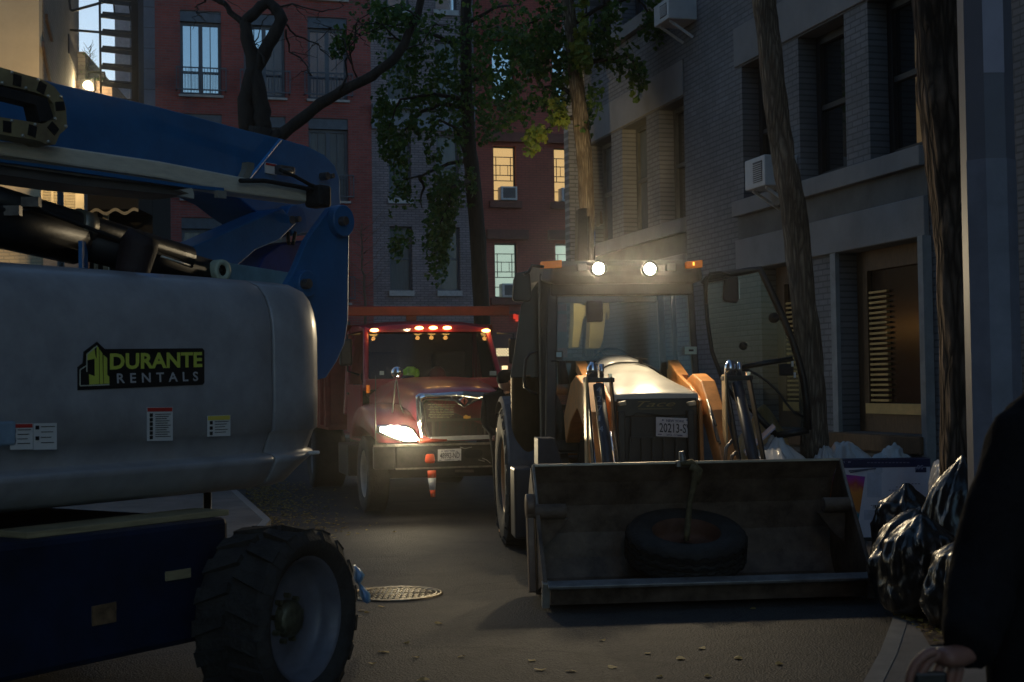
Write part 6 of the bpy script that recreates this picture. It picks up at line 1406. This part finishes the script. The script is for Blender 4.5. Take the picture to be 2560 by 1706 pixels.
def bag(name, label, c, rad, m, seed, group=None, knot=True, lean=(0, 0)):
    import bmesh
    rn = random.Random(seed); bm = bmesh.new(); bmesh.ops.create_icosphere(bm, subdivisions=5, radius=1)
    for v in bm.verts:
        p = v.co.copy(); z = p.z
        pin = 1.0
        if z > .70: pin = max(.30 if knot else .75, 1 - ((z - .70) / .30) ** 1.2 * .6)
        if z < -.55: z = -.55 - (abs(z) - .55) * .15
        a = math.atan2(p.y, p.x); fold = 1 + (.07 * math.sin(a * 9 + seed) + .05 * math.sin(a * 17 + 2 * seed)) * max(0, min(1, (p.z + .1)))
        n = noise.noise(p * 1.7 + V((seed, 0, 0))) * .20 + noise.noise(p * 4.3 + V((0, seed, 0))) * .09 + abs(noise.noise(p * 7 + V((0, 0, seed)))) * .06
        s = (1 + n) * fold * (pin if p.z > .70 else 1)
        h = (z if knot else z + .10 * noise.noise(p * 5 + V((seed, seed, 0)))) + (.06 * ((p.z - .8) / .2) if p.z > .8 and knot else 0)
        v.co = V((p.x * s * rad[0] + lean[0] * max(0, z), p.y * s * rad[1] + lean[1] * max(0, z), (h + .64) * rad[2] + n * .3 * rad[2]))
    me = bpy.data.meshes.new(name); bm.to_mesh(me); bm.free(); me.materials.append(m)
    me.polygons.foreach_set('use_smooth', [True] * len(me.polygons))
    o = bpy.data.objects.new(name, me); COL.objects.link(o); o.location = V(c); o.rotation_euler.z = seed * 1.3
    return tag(o, label, 'rubbish bag', group)
GB = 'rubbish bags heaped by the kerb'
def gx(x, Y): return at(x, 1000, Y).x
bag('rubbish_bag', 'biggest black bag, bulging and shiny, in front of the heap', (gx(2298, 8.9), 8.9, .12), (.26, .27, .37), M_bagk, 3, GB)
bag('rubbish_bag', 'sagging black bag in the middle of the heap, in front of the cardboard box', (gx(2256, 9.6), 9.6, .12), (.25, .24, .36), M_bagk, 5, GB, lean=(.1, 0))
bag('rubbish_bag', 'glossy black bag standing tallest against the dark coated person', (gx(2402, 9.5), 9.5, .12), (.21, .26, .56), M_bagk, 8, GB)
bag('rubbish_bag', 'low black bag at the bottom of the heap beside the soil', (gx(2400, 8.5), 8.4, .12), (.27, .27, .32), M_bagk, 12, GB)
bag('rubbish_bag', 'black bag tucked behind the others beside the cardboard box', (gx(2270, 10.3), 10.4, .12), (.26, .24, .42), M_bagk, 17, GB)
bag('clear_bag', 'clear bag peeping up to the right of the cardboard box', (gx(2372, 12.2), 12.2, .12), (.17, .20, .52), M_bagw, 21, GB, knot=False)
bag('clear_bag', 'clear bag bulging left of the slim tree, above the bucket rim', (gx(1935, 12.9), 12.9, .0), (.36, .30, .66), M_bagw, 25, GB, knot=False)
bag('clear_bag', 'clear bag of orange and pale scraps showing over the bucket near the loader link', (gx(1905, 13.5), 13.5, .0), (.30, .28, .80), bagmat('orange scraps in clear plastic', (.75, .45, .18), .3, coat=.8), 29, GB)
bag('clear_bag', 'clear bag directly behind the cardboard box, left half', (gx(2105, 13.7), 13.75, .12), (.42, .26, .53), M_bagw, 33, GB, knot=False)
bag('clear_bag', 'clear bag directly behind the cardboard box, with its crumpled peak above the right half', (gx(2235, 13.8), 13.9, .12), (.34, .26, .50), M_bagw, 37, GB, knot=False)
bag('clear_bag', 'small clear bag between the slim tree and the heap, leaning on the trunk', (gx(2072, 13.2), 13.4, .12), (.14, .15, .52), M_bagw, 41, GB, knot=False)
q = B(); c = at(1893, 1105, 12.9); q.add([c + V((-.12, -.1, -.1)), c + V((.14, -.15, .14)), c + V((.16, .1, .16)), c + V((-.10, .15, -.08))], [(0, 1, 2, 3)]); q.prism([c + V((-.12, -.1, -.1)), c + V((.14, -.15, .14)), c + V((.16, .1, .16)), c + V((-.10, .15, -.08))], (0, 0, -.02)); tag(q.build('paper_sheet', mat('lilac paper', (.50, .48, .62), .7)), 'folded pale lilac paper stuck in the scraps above the bucket rim', 'paper')
# television carton
bx = thing('television_carton', 'flat white and navy television carton standing upside down on its edge behind the bucket', 'cardboard box', (gx(2180, 13.0), 13.0, .12))
PB = Plane((gx(2180, 13.0), 13.0), V((1, .02, 0)))
fr_ = [PB.hit(2016, 1149), PB.hit(2330, 1150), PB.hit(2296, 1352), PB.hit(2016, 1345)]
xL, xR = PB.sz(2016, 1250)[0], PB.sz(2328, 1250)[0]; zB, zT = .125, PB.sz(2180, 1149)[1]
q = B(); pbox(q, PB, xL, xR, zB, zT, 0, -.16); bo = q.build('carton', mat('white carton', (.72, .71, .80), .6, var=.06), bx, bevel=.004)
q = B(); pbox(q, PB, xL, xR - .001, zT - .075, zT - .001, .001, .003); pbox(q, PB, xL, xR, zT + .001, zT + .003, -.16, 0); q.build('navy_band', mat('navy print', (.012, .015, .08), .6), bo)
q = B(); pbox(q, PB, xR - .004, xR + .003, zB, zT, -.005, -.155); q.build('purple_side', mat('purple side print', (.16, .03, .13), .6), bo)
q = B(); s5 = PB.sz(2302, 1170)[0]; pbox(q, PB, s5 - .05, s5 + .05, zT - .125, zT - .08, .001, .0032); q.build('size_tab', mat('navy tab', (.012, .015, .07), .6), bo)
def flip(txt, x0, y0, x1, y1, m_, fat=.01):
    """upside-down printing: its lower left corner is at the upper right on the carton"""
    text(txt, PB.hit(x1, y0, .004), PB.hit(x0, y0 + .1, .004), PB.hit(x1, y1, .004), m_, 'lettering', bo, fat=fat, lift=.002)
flip('50"', 2287, 1163, 2308, 1174, mat('pale print', (.35, .36, .5), .6), .02)
flip('PICTURE.', 2177, 1263, 2263, 1271, M_ink, .01)
flip('4K - Smart TV', 2085, 1153, 2127, 1158, mat('pale print', (.35, .36, .5), .6), .0)
q = B()
for k, (x0, x1, y) in enumerate(((2255, 2302, 1210), (2240, 2285, 1218), (2222, 2284, 1226), (2228, 2282, 1234))):
    x = x0
    while x < x1: q.bar(PB.hit(x, y, .004), PB.hit(x + 5, y, .004), .001, .006); x += 8
for x in range(2168, 2268, 9): q.bar(PB.hit(x, 1157, .006), PB.hit(x + 6, 1157, .006), .001, .008)
q.build('small_print', mat('grey small print', (.18, .18, .28), .6), bo)
q = B()
for (x0, y0, x1, y1) in ((2168, 1182, 2204, 1244), (2185, 1168, 2206, 1182), (2160, 1275, 2205, 1300)): 
    q.quad(*[PB.hit(x, y, .0025) for x, y in ((x0, y0), (x1, y0), (x1, y1), (x0, y1))])
q.build('grey_panels', mat('pale grey print', (.55, .58, .70), .6), bo)
def art():
    m, t, b = nodes('paint cloud picture'); L = t.links; N = t.nodes
    tc = N.new('ShaderNodeTexCoord'); sp_ = N.new('ShaderNodeSeparateXYZ'); L.new(tc.outputs['Generated'], sp_.inputs[0])
    nz = N.new('ShaderNodeTexNoise'); nz.inputs['Scale'].default_value = 3; nz.inputs['Detail'].default_value = 6; L.new(tc.outputs['Generated'], nz.inputs['Vector'])
    ad = N.new('ShaderNodeMath'); ad.operation = 'MULTIPLY_ADD'; ad.inputs[1].default_value = .4; L.new(nz.outputs[0], ad.inputs[0]); zs = N.new('ShaderNodeMath'); zs.operation = 'MULTIPLY'; zs.inputs[1].default_value = .75; L.new(sp_.outputs[2], zs.inputs[0]); L.new(zs.outputs[0], ad.inputs[2])
    rp = N.new('ShaderNodeValToRGB'); cr = rp.color_ramp; cr.elements[0].position = .2; cr.elements[0].color = (.0, .30, .30, 1); cr.elements[1].position = .97; cr.elements[1].color = (.08, .05, .40, 1)
    for p_, c_ in ((.46, (.0, .22, .32, 1)), (.51, (.60, .20, .02, 1)), (.70, (.75, .25, .03, 1)), (.78, (.50, .06, .06, 1)), (.85, (.45, .03, .35, 1))):
        e = cr.elements.new(p_); e.color = c_
    L.new(ad.outputs[0], rp.inputs[0]); L.new(rp.outputs[0], b.inputs['Base Color']); b.inputs['Roughness'].default_value = .5; return m
q = B(); q.prism([PB.hit(*p, .004) for p in ((2030, 1182), (2088, 1184), (2163, 1192), (2140, 1344), (2030, 1340))], PB.n * -.003); q.build('printed_picture', art(), bo)
q = B(); q.bar(PB.hit(2122, 1178, .006), PB.hit(2190, 1172, .006), .002, .012); q.bar(PB.hit(2125, 1182, .006), PB.hit(2170, 1175, .006), .002, .01); q.build('printed_stand', mat('grey stand print', (.12, .13, .2), .6), bo)
q = B(); pbox(q, PB, xL, xR, zB + .001, zB + .03, .001, .004); q.build('dark_base_print', M_ink, bo)

# manhole, litter
mc = at(985, 1487, 10.9); MC = gnd(985, 1487)
mh = thing('manhole_cover', 'round cast iron manhole cover with a raised block pattern in the road', 'manhole cover', (MC.x, MC.y, 0))
q = B(); q.lathe((MC.x, MC.y, .002), (0, 0, 1), [(0, .004), (.375, .004), (.375, -.02)], 48); q.build('plate', mat('dark cast iron', (.045, .035, .025), .5, metal=.5, var=.4, scale=30), mh)
M_iron = mat('rubbed iron', (.30, .24, .15), .42, metal=.6, var=.35, scale=30)
q = B()
for r in (.368, .335): q.lathe((MC.x, MC.y, .004), (0, 0, 1), [(r, .0), (r, .010), (r - .014, .010), (r - .014, 0)], 48)
for i in range(-7, 8):
    for j in range(-7, 8):
        x, y = i * .045, j * .045
        if math.hypot(x, y) > .31 or (abs(y) < .02): continue
        c = V((MC.x + x, MC.y + y, .008))
        if (i + j) % 2: q.box(c, (.030, .008, .010)); q.box(c + V((.011, .010, 0)), (.008, .02, .010))
        else: q.box(c, (.010, .028, .010)); q.box(c + V((-.010, -.008, 0)), (.02, .008, .010))
q.build('raised_pattern', M_iron, mh)
LG = 'fallen ginkgo leaves on the road'
lf = [(1007, 1607), (962, 1628), (971, 1628), (1040, 1641), (930, 1657), (925, 1531), (957, 1518), (885, 1603), (893, 1540), (1610, 1634), (1715, 1647), (1745, 1620), (1833, 1646), (1340, 1652), (1430, 1675), (1545, 1668), (1890, 1523), (1500, 1600), (1355, 1677), (2165, 1470), (908, 1525), (1060, 1702), (1640, 1690), (1960, 1660), (1780, 1690), (1090, 1560), (1150, 1640)]
m0 = None
q = B(); lb = ['yellow']
for i, (x, y) in enumerate(lf):
    p = gnd(x, y, .006); a = rn2.uniform(0, 6.28); s = rn2.uniform(.035, .06)
    q = B(); pts_ = [V((0, 0, 0))] + [V((math.cos(t) * s, math.sin(t) * s * .8, .003 + .005 * math.sin(t * 3 + i))) for t in [R(-60 + 20 * k) for k in range(7)]]
    Rm = Matrix.Rotation(a, 3, 'Z'); q.add([p + Rm @ v for v in pts_], [(0, k, k + 1) for k in range(1, 7)])
    o = q.build('fallen_leaf', M_litter); tag(o, 'small yellow fallen leaf lying flat on the dark road', 'leaf', LG)
# leaf litter along the left kerb and in the pit: nobody could count it
q = B(); rn3 = random.Random(9)
for _ in range(2600):
    if rn3.random() < .55:
        t = rn3.random(); a = V((-2.7, 15.2, 0)).lerp(V((-4.6, 24, 0)), t); p = a + V((abs(rn3.gauss(0, .45)) + .05, rn3.uniform(-.3, .3), .008))
    elif rn3.random() < .55: p = V((rn3.uniform(-3.1, -1.0), rn3.uniform(5.2, 6.2), .008))
    else: p = V((rn3.uniform(2.1, 3.4), rn3.uniform(7.4, 9.0), .135))
    if p.x < 2.35 and p.y > 7 and p.y < 9.2 and p.z > .1: continue
    a = rn3.uniform(0, 6.28); s = rn3.uniform(.025, .05); Rm = Matrix.Rotation(a, 3, 'Z')
    q.add([p + Rm @ V(v) for v in ((0, 0, 0), (s, s * .6, .01), (s * 1.1, -s * .1, .004), (s * .7, -s * .7, .012))], [(0, 1, 2, 3)])
tag(q.build('leaf_litter', M_litter, keep=True), 'yellow leaf litter drifted along the kerb and on the tree pit', 'leaf litter', kind='stuff')
# blue plastic bag tied at the lift tyre
q = B(); bp2 = lambda x, y, d=0: at(x, y, 9.6 + d)
def sheet(q, P, th=.05):
    n = len(P); q.loft([[p[0], (p[0] + p[1]) / 2 + V((0, -th, 0)), p[1], (p[0] + p[1]) / 2 + V((0, th, 0))] for p in P])
sheet(q, [(bp2(884, 1413), bp2(888, 1414)), (bp2(886, 1428), bp2(902, 1424)), (bp2(884, 1446), bp2(912, 1438)), (bp2(888, 1455), bp2(906, 1452)), (bp2(895, 1459), bp2(901, 1459)), (bp2(897, 1470), bp2(912, 1470)), (bp2(900, 1490), bp2(926, 1486)), (bp2(906, 1503), bp2(926, 1504)), (bp2(915, 1507), bp2(924, 1507))])
tag(q.build('plastic_bag', bagmat('pale blue plastic', (.16, .36, .62), .3, coat=.5)), 'twisted pale blue plastic bag lying on the road beside the big tyre', 'plastic bag')

# ------------------------------------------------------------ dark coated person at the right edge
per = thing('person', 'person in a black hooded coat at the right edge, bare hand holding something small', 'person', (1.30, 3.15, 0))
q = B(); ring = lambda x, z, rx, ry: [V((x + math.cos(t) * rx, 3.34 + math.sin(t) * ry, z)) for t in [2 * math.pi * k / 28 for k in range(28)]]
q.loft([ring(1.42, .42, .31, .19), ring(1.42, .7, .33, .19), ring(1.42, 1.0, .33, .18), ring(1.42, 1.22, .32, .17), ring(1.40, 1.38, .29, .16), ring(1.38, 1.47, .26, .145), ring(1.345, 1.53, .18, .12), ring(1.34, 1.58, .11, .10), ring(1.34, 1.68, .09, .09)])
q.tube([(1.24, 3.3, 1.47), (1.17, 3.26, 1.44), (1.12, 3.24, 1.33), (1.075, 3.22, 1.20), (1.03, 3.18, 1.11), (.995, 3.12, 1.05), (.965, 3.06, 1.02)], [.10, .095, .086, .08, .078, .066, .056], 18)
q.tube([(1.55, 3.2, 1.46), (1.65, 3.2, 1.40), (1.70, 3.22, 1.15), (1.66, 3.1, .98)], [.10, .09, .08, .055], 16)
for sx in (-.11, .11):
    q.tube([(1.40 + sx, 3.2, .60), (1.40 + sx, 3.22, .45), (1.40 + sx * .95, 3.24, .12), (1.40 + sx * .95, 3.2, .055)], [.14, .10, .07, .06], 16); q.tube([(1.40 + sx * .95, 3.24, .06), (1.40 + sx * .9, 3.06, .05), (1.40 + sx * .9, 3.0, .045)], [.055, .05, .03], 12)
bd = q.build('body', M_cloth, per); rm = bd.modifiers.new('merge', 'REMESH'); rm.mode = 'VOXEL'; rm.voxel_size = .016; rm.use_smooth_shade = True
tx = bpy.data.textures.new('folds', 'CLOUDS'); tx.noise_scale = .16; dm = bd.modifiers.new('folds', 'DISPLACE'); dm.texture = tx; dm.strength = .035; dm.texture_coords = 'GLOBAL'
q = B(); q.ball((1.31, 3.2, 1.72), .13, 12, (.85, .95, 1.12)); q.ball((1.32, 3.17, 1.60), .15, 10, (1.1, .9, .7)); q.build('hood_and_hair', M_cloth, per)
def ph(x, y, d=0): return at(x, y, 3.05 + d)
J = [(ph(2440, 1610, .06), (.034, .028)), (ph(2400, 1640, .02), (.036, .026)), (ph(2370, 1645), (.038, .024)), (ph(2340, 1640, -.01), (.034, .022))]
hd_ = skin('hand', J, [(0, 1), (1, 2), (2, 3)], M_skin, per)
for k, P in enumerate(([(2345, 1628), (2312, 1636), (2285, 1665), (2272, 1700), (2275, 1735)], [(2355, 1632), (2325, 1650), (2300, 1685), (2292, 1722), (2300, 1750)], [(2370, 1640), (2350, 1665), (2335, 1700), (2335, 1740), (2342, 1765)], [(2385, 1650), (2378, 1680), (2372, 1715), (2374, 1750), (2378, 1770)], [(2395, 1640), (2400, 1670), (2392, 1705), (2375, 1735)])):
    skin('finger' if k < 4 else 'thumb', [(ph(x, y, -.02 + k * .012), r) for (x, y), r in zip(P, (.0115, .011, .0105, .0095, .008))], [(i, i + 1) for i in range(len(P) - 1)], M_skin, hd_)
q = B(); q.box(ph(2325, 1706, -.01), (.07, .02, .045)); q.box(ph(2318, 1692, -.012), (.02, .014, .012)); tag(q.build('small_device', M_blackmetal, bevel=.006), 'small dark device with a bright edge held in the hand at the lower right', 'device')

# ------------------------------------------------------------ thin haze added to give the lamps a glow
hz = bpy.data.materials.new('lamp glow air'); hz.use_nodes = True; ht = hz.node_tree
for n_ in list(ht.nodes): ht.nodes.remove(n_)
ho = ht.nodes.new('ShaderNodeOutputMaterial'); pv = ht.nodes.new('ShaderNodeVolumePrincipled')
pv.inputs['Color'].default_value = (.9, .9, .92, 1); pv.inputs['Density'].default_value = .0013; pv.inputs['Anisotropy'].default_value = .96
ht.links.new(pv.outputs[0], ho.inputs['Volume'])
q = B(); q.box((0, 60, 17), (400, 390, 36)); o = q.build('haze', hz); o.location.z = -1; o['kind'] = 'stuff'; o['label'] = 'thin haze added for a glow round the lamps'
